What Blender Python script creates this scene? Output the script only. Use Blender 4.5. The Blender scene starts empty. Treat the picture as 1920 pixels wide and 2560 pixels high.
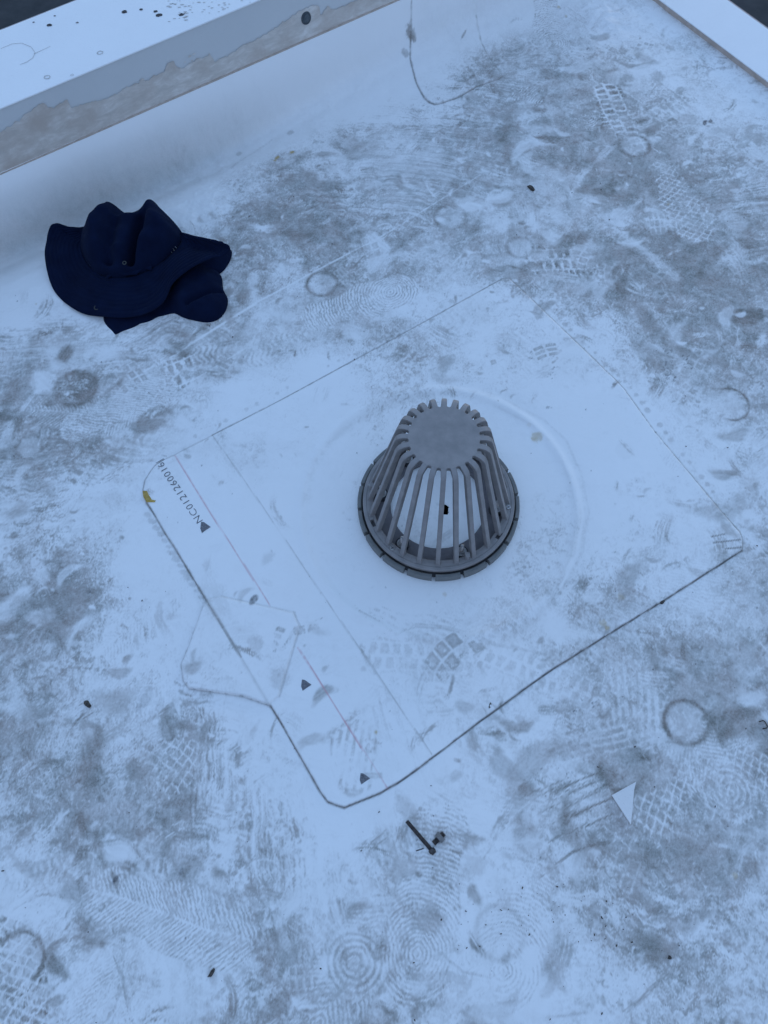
import bpy, bmesh, math, random
import numpy as np
from mathutils import Vector, Matrix
PI = math.pi
S = bpy.context.scene
COL = S.collection
rng = np.random.default_rng(11)
random.seed(5)

# ------------------------------------------------------------------ camera
CAMH, PITCH, ROLL, FPX = 1.33158, 1.1355224, -0.0608378, 1926.0
fw = np.array([0, math.cos(PITCH), -math.sin(PITCH)])
up0 = np.array([0, math.sin(PITCH), math.cos(PITCH)])
rt0 = np.array([1.0, 0, 0])
rt = math.cos(ROLL)*rt0 + math.sin(ROLL)*up0
up = -math.sin(ROLL)*rt0 + math.cos(ROLL)*up0
cam = bpy.data.cameras.new('camera'); camo = bpy.data.objects.new('camera', cam); COL.objects.link(camo)
M = Matrix.Identity(4)
for i in range(3):
    M[i][0] = rt[i]; M[i][1] = up[i]; M[i][2] = -fw[i]
M[2][3] = CAMH
camo.matrix_world = M
cam.sensor_fit = 'VERTICAL'; cam.sensor_height = 36.0; cam.sensor_width = 27.0
cam.lens = 36.0*FPX/2560.0
cam.clip_start = 0.02; cam.clip_end = 4000
S.camera = camo
S.render.resolution_x = 768; S.render.resolution_y = 1024

# ------------------------------------------------------------------ sky, sun, exposure
W = bpy.data.worlds.new('World'); S.world = W; W.use_nodes = True
wn = W.node_tree.nodes; wl = W.node_tree.links
bg = wn['Background']
sky = wn.new('ShaderNodeTexSky'); sky.sky_type = 'NISHITA'; sky.sun_disc = False
SUN_EL, SUN_AZ = math.radians(-3.0), math.radians(25)       # azimuth from +Y towards +X
sky.sun_elevation = SUN_EL; sky.sun_rotation = SUN_AZ
sky.altitude = 0; sky.air_density = 1.0; sky.dust_density = 0.2; sky.ozone_density = 2.0
tint = wn.new('ShaderNodeMix'); tint.data_type = 'RGBA'; tint.blend_type = 'MULTIPLY'; tint.inputs[0].default_value = 1.0
tint.inputs[7].default_value = (0.93, 1.17, 0.96, 1.0)      # the camera's cool rendering of the blue hour
wl.new(sky.outputs[0], tint.inputs[6]); 
veil = wn.new('ShaderNodeMix'); veil.data_type = 'RGBA'; veil.inputs[0].default_value = 0.62      # thin even dusk cloud
veil.inputs[7].default_value = (0.0278, 0.0435, 0.0702, 1.0)
wl.new(tint.outputs[2], veil.inputs[6]); wl.new(veil.outputs[2], bg.inputs['Color'])
bg.inputs['Strength'].default_value = 0.15
sl = bpy.data.lights.new('sun', 'SUN'); sl.energy = 0.0030; sl.angle = math.radians(14); sl.color = (1.0, 0.70, 0.50)
so = bpy.data.objects.new('sun', sl); COL.objects.link(so)
EL2 = math.radians(6.0)
dsun = Vector((math.sin(SUN_AZ)*math.cos(EL2), math.cos(SUN_AZ)*math.cos(EL2), math.sin(EL2)))
so.rotation_euler = dsun.to_track_quat('Z', 'Y').to_euler()
S.view_settings.view_transform = 'Standard'; S.view_settings.look = 'None'
S.view_settings.gamma = 1.0; S.view_settings.use_curve_mapping = False
S.view_settings.exposure = 6.66

# ------------------------------------------------------------------ mapping helpers
CU, SU = math.cos(math.radians(30)), math.sin(math.radians(30))
def ray(px, py):
    return fw + (px-960)/FPX*rt - (py-1280)/FPX*up
def PX(px, py, z=0.0):                      # point at height z seen at a place of the photograph
    d = ray(px, py); t = (z-CAMH)/d[2]
    return np.array([d[0]*t, d[1]*t, z])
def PW(px, py, n):                          # point on the vertical plane n = const
    d = ray(px, py); t = n/(-d[0]*SU+d[1]*CU)
    return np.array([0, 0, CAMH])+d*t
def UN(p): return (p[0]*CU+p[1]*SU, -p[0]*SU+p[1]*CU)
def XY(u, n): return (u*CU-n*SU, u*SU+n*CU)
def PU(px, py): return UN(PX(px, py))
WALLN, LAPZ, CAPZ, CAPN = 1.66, 0.117, 0.25, 1.905
CURBU, CURBZ, CURBU2 = 1.746, 0.017, 1.895
DRX, DRY = 0.10332, 0.624173
DRU, DRN = UN((DRX, DRY))

def sstep(a, b, x):
    t = np.clip((x-a)/(b-a), 0, 1); return t*t*(3-2*t)

# ------------------------------------------------------------------ scene-graph helpers
def tag(o, label=None, cat=None, group=None, kind=None):
    if label: o['label'] = label
    if cat: o['category'] = cat
    if group: o['group'] = group
    if kind: o['kind'] = kind
    return o
def empty(name, loc, label, cat, group=None):
    o = bpy.data.objects.new(name, None); COL.objects.link(o); o.location = loc
    return tag(o, label, cat, group)
def mesh_obj(name, verts, faces, mat, parent=None, smooth=False, loc=None):
    me = bpy.data.meshes.new(name); me.from_pydata([tuple(v) for v in verts], [], faces); me.update()
    if smooth:
        me.polygons.foreach_set('use_smooth', [True]*len(me.polygons))
    me.materials.append(mat)
    o = bpy.data.objects.new(name, me); COL.objects.link(o)
    if parent: o.parent = parent
    if loc is not None: o.location = loc
    return o
def bm_obj(name, bm, mat, parent=None, smooth=False, angle=None):
    bmesh.ops.recalc_face_normals(bm, faces=bm.faces)
    me = bpy.data.meshes.new(name); bm.to_mesh(me); bm.free()
    if smooth:
        me.polygons.foreach_set('use_smooth', [True]*len(me.polygons))
        if angle: me.set_sharp_from_angle(angle=math.radians(angle))
    me.materials.append(mat)
    o = bpy.data.objects.new(name, me); COL.objects.link(o)
    if parent: o.parent = parent
    return o

# ------------------------------------------------------------------ materials
def new_mat(name):
    m = bpy.data.materials.new(name); m.use_nodes = True
    nt = m.node_tree; return m, nt, nt.nodes, nt.links, nt.nodes['Principled BSDF']
def noise(nt, scale, detail=4, rough=0.6, coord='Object', vec=None, dist=0.0):
    n = nt.nodes.new('ShaderNodeTexNoise'); n.inputs['Scale'].default_value = scale
    n.inputs['Detail'].default_value = detail; n.inputs['Roughness'].default_value = rough
    n.inputs['Distortion'].default_value = dist
    if vec is None:
        tc = nt.nodes.new('ShaderNodeTexCoord'); vec = tc.outputs[coord]
    nt.links.new(vec, n.inputs['Vector']); return n
def ramp(nt, src, stops):
    r = nt.nodes.new('ShaderNodeValToRGB'); el = r.color_ramp.elements
    while len(el) < len(stops): el.new(0.5)
    for e, (p, c) in zip(el, stops): e.position = p; e.color = (*c, 1) if len(c) == 3 else c
    nt.links.new(src, r.inputs[0]); return r
def math_n(nt, op, a, b=None, c=None, clamp=False):
    n = nt.nodes.new('ShaderNodeMath'); n.operation = op; n.use_clamp = clamp
    for i, v in enumerate((a, b, c)):
        if v is None: continue
        if isinstance(v, (int, float)): n.inputs[i].default_value = v
        else: nt.links.new(v, n.inputs[i])
    return n.outputs[0]
def mix(nt, f, a, b, mode='MIX'):
    n = nt.nodes.new('ShaderNodeMix'); n.data_type = 'RGBA'; n.blend_type = mode
    if isinstance(f, (int, float)): n.inputs[0].default_value = f
    else: nt.links.new(f, n.inputs[0])
    for i, v in ((6, a), (7, b)):
        if isinstance(v, tuple): n.inputs[i].default_value = (*v, 1) if len(v) == 3 else v
        else: nt.links.new(v, n.inputs[i])
    return n.outputs[2]
def bump(nt, bsdf, h, strength, dist):
    b = nt.nodes.new('ShaderNodeBump'); b.inputs['Strength'].default_value = strength
    b.inputs['Distance'].default_value = dist
    nt.links.new(h, b.inputs['Height']); nt.links.new(b.outputs[0], bsdf.inputs['Normal'])

WHITE = (0.80, 0.80, 0.785)
def membrane_mat():
    m, nt, N, L, B = new_mat('white_roof_membrane')
    at = N.new('ShaderNodeAttribute'); at.attribute_name = 'grime_and_shade'
    sep = N.new('ShaderNodeSeparateColor'); L.new(at.outputs['Color'], sep.inputs[0])
    n1 = noise(nt, 260, 5, 0.7); n2 = noise(nt, 60, 5, 0.65); n3 = noise(nt, 7, 4, 0.6)
    a = math_n(nt, 'MULTIPLY_ADD', n1.outputs[0], 0.7, 0.65)
    b = math_n(nt, 'MULTIPLY_ADD', n2.outputs[0], 0.6, 0.70)
    d = math_n(nt, 'MULTIPLY', sep.outputs[0], math_n(nt, 'MULTIPLY', a, b), clamp=True)
    clean = mix(nt, n3.outputs[0], (0.775, 0.775, 0.755), (0.82, 0.82, 0.81))
    speck = ramp(nt, noise(nt, 420, 2, 0.5).outputs[0], [(0.70, (0, 0, 0)), (0.78, (1, 1, 1))])
    clean = mix(nt, math_n(nt, 'MULTIPLY', speck.outputs[0], 0.22), clean, (0.42, 0.40, 0.37))
    hue = ramp(nt, noise(nt, 22, 3, 0.5).outputs[0], [(0.35, (0, 0, 0)), (0.65, (1, 1, 1))])
    dirt = mix(nt, hue.outputs[0], (0.245, 0.208, 0.182), (0.165, 0.162, 0.140))
    c = mix(nt, d, clean, dirt)
    c = mix(nt, sep.outputs[2], c, (0.42, 0.30, 0.11))
    c = mix(nt, at.outputs['Alpha'], c, (0.55, 0.28, 0.30))
    kk = math_n(nt, 'MULTIPLY', sep.outputs[1], math_n(nt, 'MULTIPLY_ADD', n1.outputs[0], 1.2, 0.4), clamp=True)
    c = mix(nt, kk, c, (0.045, 0.045, 0.05))
    L.new(c, B.inputs['Base Color'])
    r = math_n(nt, 'MULTIPLY_ADD', d, 0.2, 0.5); L.new(r, B.inputs['Roughness'])
    B.inputs['Specular IOR Level'].default_value = 0.35
    h = math_n(nt, 'ADD', math_n(nt, 'MULTIPLY', n2.outputs[0], 0.6), math_n(nt, 'MULTIPLY', n1.outputs[0], 0.15))
    bump(nt, B, h, 0.35, 0.0012)
    return m
def plain_mat(name, c1, c2, scale=40, rough=0.55, bumpd=0.0006, metal=0.0, spec=0.4, detail=5, bscale=None, lo=0.35, hi=0.65):
    m, nt, N, L, B = new_mat(name)
    n = noise(nt, scale, detail, 0.65)
    r = ramp(nt, n.outputs[0], [(lo, c1), (hi, c2)])
    L.new(r.outputs[0], B.inputs['Base Color'])
    B.inputs['Roughness'].default_value = rough; B.inputs['Metallic'].default_value = metal
    B.inputs['Specular IOR Level'].default_value = spec
    if bumpd: bump(nt, B, noise(nt, bscale or scale*8, 4, 0.6).outputs[0], 0.5, bumpd)
    return m
MEM = membrane_mat()
CAPM = None
IRON = plain_mat('painted_grey_iron', (0.208, 0.197, 0.190), (0.270, 0.250, 0.240), 38, 0.55, 0.0004, 0, 0.35)
IRON_D = plain_mat('clamp_ring_iron', (0.12, 0.112, 0.118), (0.155, 0.142, 0.145), 60, 0.6, 0.0004)
IRON_S = plain_mat('weathered_rim_iron', (0.13, 0.135, 0.13), (0.175, 0.175, 0.165), 60, 0.6, 0.0005)
RUBBER = plain_mat('black_rubber', (0.02, 0.02, 0.024), (0.035, 0.034, 0.038), 80, 0.65, 0.0003)
STEEL = plain_mat('dull_steel', (0.34, 0.33, 0.32), (0.50, 0.48, 0.46), 140, 0.35, 0.0002, 0.85, 0.5)
BOLT = plain_mat('dark_bolt', (0.035, 0.033, 0.034), (0.095, 0.080, 0.074), 220, 0.55, 0.0003, 0.35)
NUTM = plain_mat('grey_nut', (0.15, 0.145, 0.14), (0.23, 0.22, 0.21), 220, 0.5, 0.0003, 0.4)
INK = plain_mat('black_ink', (0.05, 0.05, 0.06), (0.26, 0.26, 0.27), 900, 0.6, 0, lo=0.42, hi=0.62)
GLUE = plain_mat('yellow_dried_sealant', (0.30, 0.19, 0.03), (0.48, 0.33, 0.08), 200, 0.5, 0.0005)
DARK = plain_mat('dark_pipe_wall', (0.006, 0.006, 0.008), (0.012, 0.011, 0.012), 60, 0.8, 0)
GRIT = plain_mat('dark_grit', (0.02, 0.018, 0.018), (0.09, 0.075, 0.06), 300, 0.8, 0)

def wall_mat(name, c1, c2, streak):
    m, nt, N, L, B = new_mat(name)
    n = noise(nt, 9, 5, 0.65); f = noise(nt, 300, 3, 0.6)
    c = mix(nt, n.outputs[0], c1, c2)
    c = mix(nt, math_n(nt, 'MULTIPLY', ramp(nt, f.outputs[0], [(0.62, (0, 0, 0)), (0.75, (1, 1, 1))]).outputs[0], streak), c, (0.3, 0.28, 0.26))
    L.new(c, B.inputs['Base Color']); B.inputs['Roughness'].default_value = 0.55
    bump(nt, B, noise(nt, 120, 4, 0.6).outputs[0], 0.3, 0.0006)
    return m
CAPW = wall_mat('cap_membrane_white', (0.76, 0.76, 0.75), (0.83, 0.83, 0.82), 0.25)
SCRAP = wall_mat('scrap_membrane', (0.62, 0.61, 0.59), (0.74, 0.735, 0.72), 0.5)
FACEW = wall_mat('parapet_face_white', (0.56, 0.57, 0.56), (0.61, 0.62, 0.61), 0.1)
def film_mat():
    m, nt, N, L, B = new_mat('dried_adhesive_film')
    tc = N.new('ShaderNodeTexCoord'); mp = N.new('ShaderNodeMapping')
    mp.inputs['Rotation'].default_value = (0, 0, math.radians(-30)); mp.inputs['Scale'].default_value = (6, 40, 60)
    L.new(tc.outputs['Object'], mp.inputs[0])
    n = noise(nt, 1.0, 6, 0.7, vec=mp.outputs[0], dist=0.6)
    n2 = noise(nt, 14, 5, 0.6)
    c = ramp(nt, n.outputs[0], [(0.28, (0.48, 0.44, 0.39)), (0.50, (0.60, 0.55, 0.49)), (0.72, (0.76, 0.72, 0.67))])
    c2 = mix(nt, ramp(nt, n2.outputs[0], [(0.45, (0, 0, 0)), (0.7, (1, 1, 1))]).outputs[0], c.outputs[0], (0.49, 0.42, 0.36))
    L.new(c2, B.inputs['Base Color']); B.inputs['Roughness'].default_value = 0.5
    bump(nt, B, n.outputs[0], 0.4, 0.001)
    return m
FILM = film_mat()
SEAL = plain_mat('brown_edge_sealant', (0.42, 0.345, 0.285), (0.54, 0.45, 0.385), 70, 0.7, 0.0008)
METAL = plain_mat('edge_trim_metal', (0.30, 0.26, 0.25), (0.42, 0.37, 0.35), 90, 0.45, 0.0002, 0.3)

# ------------------------------------------------------------------ noise tables
def fft_noise(n, beta, seed, aniso=1.0):
    r = np.random.default_rng(seed)
    f = np.fft.rfft2(r.standard_normal((n, n)))
    ky = np.fft.fftfreq(n)[:, None]*aniso; kx = np.fft.rfftfreq(n)[None, :]
    k = np.sqrt(kx*kx+ky*ky); k[0, 0] = 1
    f = f/(k**(beta/2)); f[0, 0] = 0
    a = np.fft.irfft2(f, s=(n, n)); a /= a.std()
    return (1/(1+np.exp(-1.702*a))).astype(np.float32)     # about uniform in 0..1
NT = 1024
NA = fft_noise(NT, 2.4, 1); NB = fft_noise(NT, 1.6, 2); NC = fft_noise(NT, 2.0, 3); ND = fft_noise(NT, 3.0, 4)
NS = fft_noise(NT, 1.5, 6, 12.0)       # long along rows (axis 0 slow variation)
def tab(T, a, b):                      # bilinear wrapped lookup, a,b in cells
    a = np.asarray(a, np.float32); b = np.asarray(b, np.float32)
    i = np.floor(a).astype(np.int32); j = np.floor(b).astype(np.int32)
    fa = a-i; fb = b-j; i0 = i % NT; j0 = j % NT; i1 = (i0+1) % NT; j1 = (j0+1) % NT
    return (T[i0, j0]*(1-fa)+T[i1, j0]*fa)*(1-fb)+(T[i0, j1]*(1-fa)+T[i1, j1]*fa)*fb

# ------------------------------------------------------------------ soiling and painted gutter shade raster in roof coordinates (u along parapet, n towards it)
U0, N0, H = -0.95, -0.80, 0.0012
NU, NN = int(2.80/H), int(2.52/H)
D = np.zeros((NU, NN), np.float32); K = np.zeros_like(D); Y = np.zeros_like(D); R = np.zeros_like(D)
uu = (U0+H*np.arange(NU, dtype=np.float32))[:, None]; vv = (N0+H*np.arange(NN, dtype=np.float32))[None, :]
dens_pts = """1250,40,.3 1400,60,.45 1550,60,.25 1700,60,.1 1000,40,.08 1100,150,.3 1130,60,.1
500,300,.0 900,250,.08 850,330,.5 950,320,.4 1250,200,.4 1400,200,.62 1550,200,.55 1700,180,.3 1850,250,.18 300,350,.0 700,200,.0 600,350,.04
600,450,.2 750,420,.5 950,420,.5 1150,400,.45 1350,350,.65 1500,400,.7 1650,400,.6 1850,400,.45 450,480,.02 200,450,.0 60,560,.0
650,580,.5 800,600,.55 1000,620,.5 1200,600,.6 1400,550,.35 1350,640,.75 1500,680,.8 1700,600,.5 1850,700,.65 60,700,.0
60,800,.12 150,880,.62 350,830,.5 560,900,.75 700,800,.5 850,780,.42 1000,760,.2 1200,760,.25 1350,800,.28 1500,850,.2 1650,850,.4 1850,950,.35
50,1000,.65 200,1000,.7 300,1100,.45 100,1200,.5 250,1250,.15 600,1000,.03 800,950,.03 1400,1050,.06 1600,1150,.03 1750,1150,.1 1870,1200,.3
50,1350,.6 200,1350,.2 350,1400,.08 500,1300,.04 700,1300,.02 1300,1450,.08 1500,1350,.04 1700,1500,.1 1870,1450,.35 1000,1200,.02 1300,1200,.04 1000,1500,.03
50,1550,.75 130,1540,.7 300,1600,.25 480,1600,.2 620,1600,.2 850,1500,.04 1050,1620,.2 1250,1650,.15 1400,1700,.25 1550,1750,.2 1750,1700,.6 1880,1700,.55
60,1800,.6 250,1850,.4 450,1850,.4 400,1950,.6 650,1850,.1 850,1850,.06 1050,1850,.08 1250,1850,.25 1450,1850,.4 1600,1900,.5 1750,1900,.5 1880,1950,.6
60,2050,.4 250,2050,.65 400,2050,.5 600,2050,.15 900,2050,.02 1150,2050,.05 1350,2050,.4 1600,2050,.5 1800,2100,.5
60,2250,.3 250,2250,.4 450,2300,.3 650,2250,.15 850,2230,.2 1000,2150,.45 1050,2250,.65 1200,2250,.2 1400,2300,.3 1650,2250,.25 1850,2300,.25
60,2420,.4 250,2450,.3 450,2480,.15 600,2450,.15 700,2430,.4 850,2450,.5 1000,2500,.4 1250,2450,.28 1450,2500,.2 1650,2480,.32 1850,2450,.25
-300,1200,.5 -300,2200,.4 2200,1000,.4 2200,2000,.4 800,2900,.35 1800,2800,.3"""
cu_ = np.linspace(U0, U0+H*NU, 150); cn_ = np.linspace(N0, N0+H*NN, 140)
gu, gn = np.meshgrid(cu_, cn_, indexing='ij'); num = np.zeros_like(gu); den = np.zeros_like(gu)
for tok in dens_pts.split():
    a, b, v = (float(t) for t in tok.split(','))
    u, n = PU(a, b); w = 1/((gu-u)**2+(gn-n)**2+0.0012)**1.6; num += w*v; den += w
dm = (num/den)
fi = (uu[:, 0]-U0)/(cu_[1]-cu_[0]); fj = (vv[0]-N0)/(cn_[1]-cn_[0])
i0 = np.clip(fi.astype(int), 0, 148); j0 = np.clip(fj.astype(int), 0, 138)
a = (fi-i0)[:, None]; b = (fj-j0)[None, :]
DM = (dm[i0][:, j0]*(1-a)*(1-b)+dm[i0+1][:, j0]*a*(1-b)+dm[i0][:, j0+1]*(1-a)*b+dm[i0+1][:, j0+1]*a*b).astype(np.float32)
DM = DM+0.10*sstep(.60, .05, vv+0*uu)*sstep(.0, .1, DM)
ui = (uu-U0)/H + 0*vv; vi = (vv-N0)/H + 0*uu
wx = (tab(ND, ui*0.5+300, vi*0.5)-0.5)*120; wy = (tab(ND, ui*0.5, vi*0.5+500)-0.5)*120
F1 = tab(NA, ui*0.45+wx*.5, vi*0.45+wy*.5); F2 = tab(NC, ui*1.1+wx, vi*1.1+wy); F3 = tab(NB, ui*1.9, vi*1.9+77)
FS = tab(NS, ui*0.9+wx*2, vi*0.9+wy*2)
thr = 1.02-DM*1.15
ST = np.zeros_like(D)
for k, deg in enumerate((28, 75, 118, 152, 5, 60, 135)):
    c, s_ = math.cos(math.radians(deg)), math.sin(math.radians(deg))
    p = ui*c+vi*s_+wx*(.5+.1*k); q = -ui*s_+vi*c+wy*(.5+.1*k)
    q = q+0.0006*(k-3)*(p % 700-350)**2*.3 if False else q
    st = tab(NS, p*.40+61*k, q*1.5+97*k)
    mk = sstep(.50, .72, tab(NA, ui*.55+173*k, vi*.55+311*k))
    ST = ST*(1-mk)+st*mk
ST = np.where(ST == 0, .5, ST)
FD = tab(ND, ui*1.7+wx+20, vi*1.7+wy+640)
mixF = 0.45*F1+0.32*FD+0.08*F2+0.15*FS
D += 0.62*sstep(thr-0.30, thr+0.20, 0.66*mixF+0.34*ST)*(0.35+0.35*FD+0.60*ST)
F4 = tab(NA, ui*0.22+900, vi*0.22+100)
D += 0.26*np.clip(DM*1.5, 0, 1)*sstep(.25, .75, 0.5*F4+0.5*ST)*(0.5+0.8*ST)
D += 0.06*np.clip(DM*1.6, 0, 1)*F3 + 0.012
D = np.clip(D, 0, 1)
DM = np.clip(DM+0.07*sstep(.55, .1, vv+0*uu)+0.03*sstep(.24, .34, np.hypot(uu-DRU, vv-DRN)), 0, 1)
def DMat(u, n):
    i = min(max(int((u-U0)/H), 0), NU-1); j = min(max(int((n-N0)/H), 0), NN-1); return float(DM[i, j])
def win(cu, cn, Rr):
    i0 = max(int((cu-Rr-U0)/H), 0); i1 = min(int((cu+Rr-U0)/H)+1, NU)
    j0 = max(int((cn-Rr-N0)/H), 0); j1 = min(int((cn+Rr-N0)/H)+1, NN)
    if i1 <= i0+1 or j1 <= j0+1: return None
    return slice(i0, i1), slice(j0, j1), uu[i0:i1]-cu+0*vv[:, j0:j1], vv[:, j0:j1]-cn+0*uu[i0:i1]
def blend(A, sl, al, val):
    A[sl] = A[sl]*(1-al)+val*al
def adddark(A, sl, al):
    A[sl] = 1-(1-A[sl])*(1-np.clip(al, 0, 1))
_seed = [0]
def off():
    _seed[0] += 1; r = np.random.default_rng(_seed[0]*7+3); return r.random(2)*1000
# --- strokes: circular-arc smear with bristle lines
def arcstroke(cu, cn, ang, L, Wd, curv, op, val, fine=1.0, A=None):
    w = win(cu, cn, L*0.6+Wd)
    if w is None: return
    s0, s1, x, y = w; c, s = math.cos(ang), math.sin(ang)
    a = x*c+y*s; b = -x*s+y*c
    b = b-curv*a*a
    o = off()
    br = tab(NS, o[0]+a/H*0.35, o[1]+b/H*fine)
    m = sstep(L*0.5, L*0.25, np.abs(a)+(br-0.5)*L*0.5)*sstep(Wd*0.5, Wd*0.28, np.abs(b)+(tab(NC, o[1]+a/H, o[0]+b/H)-.5)*Wd*.4)
    m = m*sstep(0.25, 0.7, br)
    blend(D if A is None else A, (s0, s1), m*op, val)
def polydist(x, y, pts):
    d = np.full(x.shape, 9.0, np.float32); sgn = np.zeros(x.shape, np.float32); sl = np.zeros(x.shape, np.float32); acc = 0
    for (ax, ay), (bx, by) in zip(pts[:-1], pts[1:]):
        vx, vy = bx-ax, by-ay; l2 = vx*vx+vy*vy+1e-12; l = math.sqrt(l2)
        t = np.clip(((x-ax)*vx+(y-ay)*vy)/l2, 0, 1)
        dd = np.hypot(x-ax-t*vx, y-ay-t*vy); m = dd < d
        d = np.where(m, dd, d); sgn = np.where(m, np.sign(vx*(y-ay)-vy*(x-ax)), sgn); sl = np.where(m, acc+t*l, sl); acc += l
    return d, sgn, sl, acc
def line(pts_px, width, op, val=1.0, A=None, brk=0.3, soft=0.6, taper=False, add=False):
    P = [PU(*p) for p in pts_px]
    us = [p[0] for p in P]; ns = [p[1] for p in P]
    cu, cn = (min(us)+max(us))/2, (min(ns)+max(ns))/2; Rr = max(max(us)-min(us), max(ns)-min(ns))/2+width+0.01
    w = win(cu, cn, Rr)
    if w is None: return
    s0, s1, x, y = w
    d, sg, sl, tot = polydist(x+cu, y+cn, P); o = off()
    wd = width*0.5*(0.6+0.8*tab(NC, o[0]+sl/H*0.6, o[1]+0*sl))
    if taper: wd = wd*np.clip(np.minimum(sl, tot-sl)/(tot*0.3), 0.12, 1)
    m = sstep(1.0, 1-soft, d/wd)
    br = tab(NB, o[0]+x/H, o[1]+y/H)*0.5+0.5*tab(NS, o[1]+sl/H*.3, o[0]+d*sg/H)
    m = m*(1-brk+brk*sstep(0.25, 0.6, br))
    T = D if A is None else A
    if add: adddark(T, (s0, s1), m*op)
    else: blend(T, (s0, s1), m*op, val)
def blob(px, py, r, op, val=1.0, A=None, el=1.0, ang=0.0, rough=0.5, edge=0.3):
    cu, cn = PU(px, py); w = win(cu, cn, r*1.8*max(el, 1))
    if w is None: return
    s0, s1, x, y = w; c, s = math.cos(ang), math.sin(ang); o = off()
    q = np.hypot((x*c+y*s)/el, -x*s+y*c)/r
    q = q+(tab(NC, o[0]+x/H*1.5, o[1]+y/H*1.5)-0.5)*rough
    m = sstep(1.0, 1-edge, q)*(0.6+0.5*tab(NB, o[1]+x/H, o[0]+y/H))
    blend(D if A is None else A, (s0, s1), np.clip(m*op, 0, 1), val)
# --- sole prints
def tread(kind, a, b, L, Wd, r):
    al = a/L; bw = b/(Wd/2)
    if kind == 'rings':
        c0 = L*0.18; d1 = np.hypot(a-c0, b)
        p = sstep(-0.2, 0.5, np.sin(d1/0.0015))
        ch = sstep(-0.1, 0.5, np.sin((a+np.abs(b)*0.9)/0.0014))
        p = np.where((d1 < 0.046), p, ch); p = np.where(np.abs(d1-0.048) < 0.002, 0.1, p)
        p = np.where(d1 < 0.007, 0.15, p)
        d2 = np.hypot(a+L*0.33, b); p = np.where(d2 < 0.034, sstep(-.3, .4, np.sin(d2/0.0015+1)), p)
        return p
    if kind == 'net':
        s = 0.0175
        g1 = np.abs(((a+b*0.7+0.06*b*b/.03)/s) % 1-0.5); g2 = np.abs(((a-b*0.9)/s) % 1-0.5)
        return 1-sstep(0.36, 0.44, np.maximum(g1, g2))*0.95
    if kind == 'chevron':
        return sstep(-0.15, 0.45, np.sin((a+np.abs(b)*0.8)/0.0012))*np.where(np.abs(b) < 0.0018, 0, 1)
    if kind == 'hatch':
        return sstep(-0.1, 0.4, np.sin((a*0.8+b)/0.0011))
    if kind == 'lugs':
        s = 0.020; ga = (a/s+np.where(b > 0, .5, 0)) % 1; gb = np.abs(bw)
        blk = sstep(.16, .22, ga)*sstep(.84, .78, ga)*sstep(.12, .2, np.abs(b)/0.02)
        rim = sstep(0.55, 0.6, gb)*sstep(.1, .16, (a/0.013) % 1)*sstep(.9, .84, (a/0.013) % 1)
        return np.where(gb > 0.5, rim, blk)*0.95
    if kind == 'bars':
        g = ((b+0.25*a)/0.0125) % 1; h = ((a)/0.034+0.3*np.floor((b+0.25*a)/0.0125)) % 1
        return sstep(.12, .2, g)*sstep(.68, .6, g)*sstep(.05, .1, h)*sstep(.95, .9, h)
    if kind == 'wave':
        return sstep(-0.1, 0.5, np.sin((a+0.004*np.sin(b/0.006))/0.0019))
    if kind == 'ripple':
        c0 = L*0.25; d1 = np.hypot((a-c0), b*1.1); return sstep(-.1, .6, np.sin(d1/0.00105))
    return 0.55+0.9*(tab(NS, a/H*.8+L*9000, b/H*1.3)-.3)
def print_(px, py, toe, kind, op=0.6, lev=0.6, part=0.5, L=0.28, Wd=0.10, uv=None, seg=None):
    cu, cn = PU(px, py) if uv is None else uv
    if isinstance(toe, tuple):
        tu, tn = PU(*toe); ang = math.atan2(tn-cn, tu-cu)
    else: ang = toe
    w = win(cu, cn, L*0.62)
    if w is None: return
    s0, s1, x, y = w; c, s = math.cos(ang), math.sin(ang); o = off()
    a = x*c+y*s; b = -x*s+y*c
    wob = (tab(ND, o[0]+a/H, o[1]+b/H)-.5)
    a = a+wob*0.014+(tab(NC, o[0]+a/H*.5, o[1]+b/H*.5)-.5)*.005; b = b+wob*0.010
    al = a/L
    hw = (Wd/2)*(0.92-0.28*sstep(.05, -.18, al)*sstep(-.5, -.2, al)+0.06*np.cos(al*6))
    sh = sstep(1.0, 0.93, np.abs(b)/hw)*sstep(0.5, 0.485, np.abs(al)+0.12*(b/hw)**2)
    p = tread(kind, a, b, L, Wd, None)
    nz = 0.6*tab(NA, o[1]+a/H*1.3, o[0]+b/H*1.3)+0.4*tab(NC, o[1]+a/H*2.2, o[0]+b/H*2.2)
    fz = tab(NB, o[0]+a/H*1.2, o[1]+b/H*1.2)
    mk = sstep(1-part-0.14, 1-part+0.14, nz)*(0.35+0.65*sstep(.2, .55, fz))
    if seg is not None: mk = mk*sstep(seg[0]-.03, seg[0]+.03, al)*sstep(seg[1]+.03, seg[1]-.03, al)
    rim = np.exp(-((np.abs(b)/hw-0.95)/0.05)**2)*0.35
    val = np.clip(p*lev*(0.55+0.8*tab(NB, o[0]+a/H*1.5, o[1]+b/H*1.5))+rim*lev, 0, 1)
    blend(D, (s0, s1), np.clip(sh*mk*op, 0, 1), val)
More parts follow.
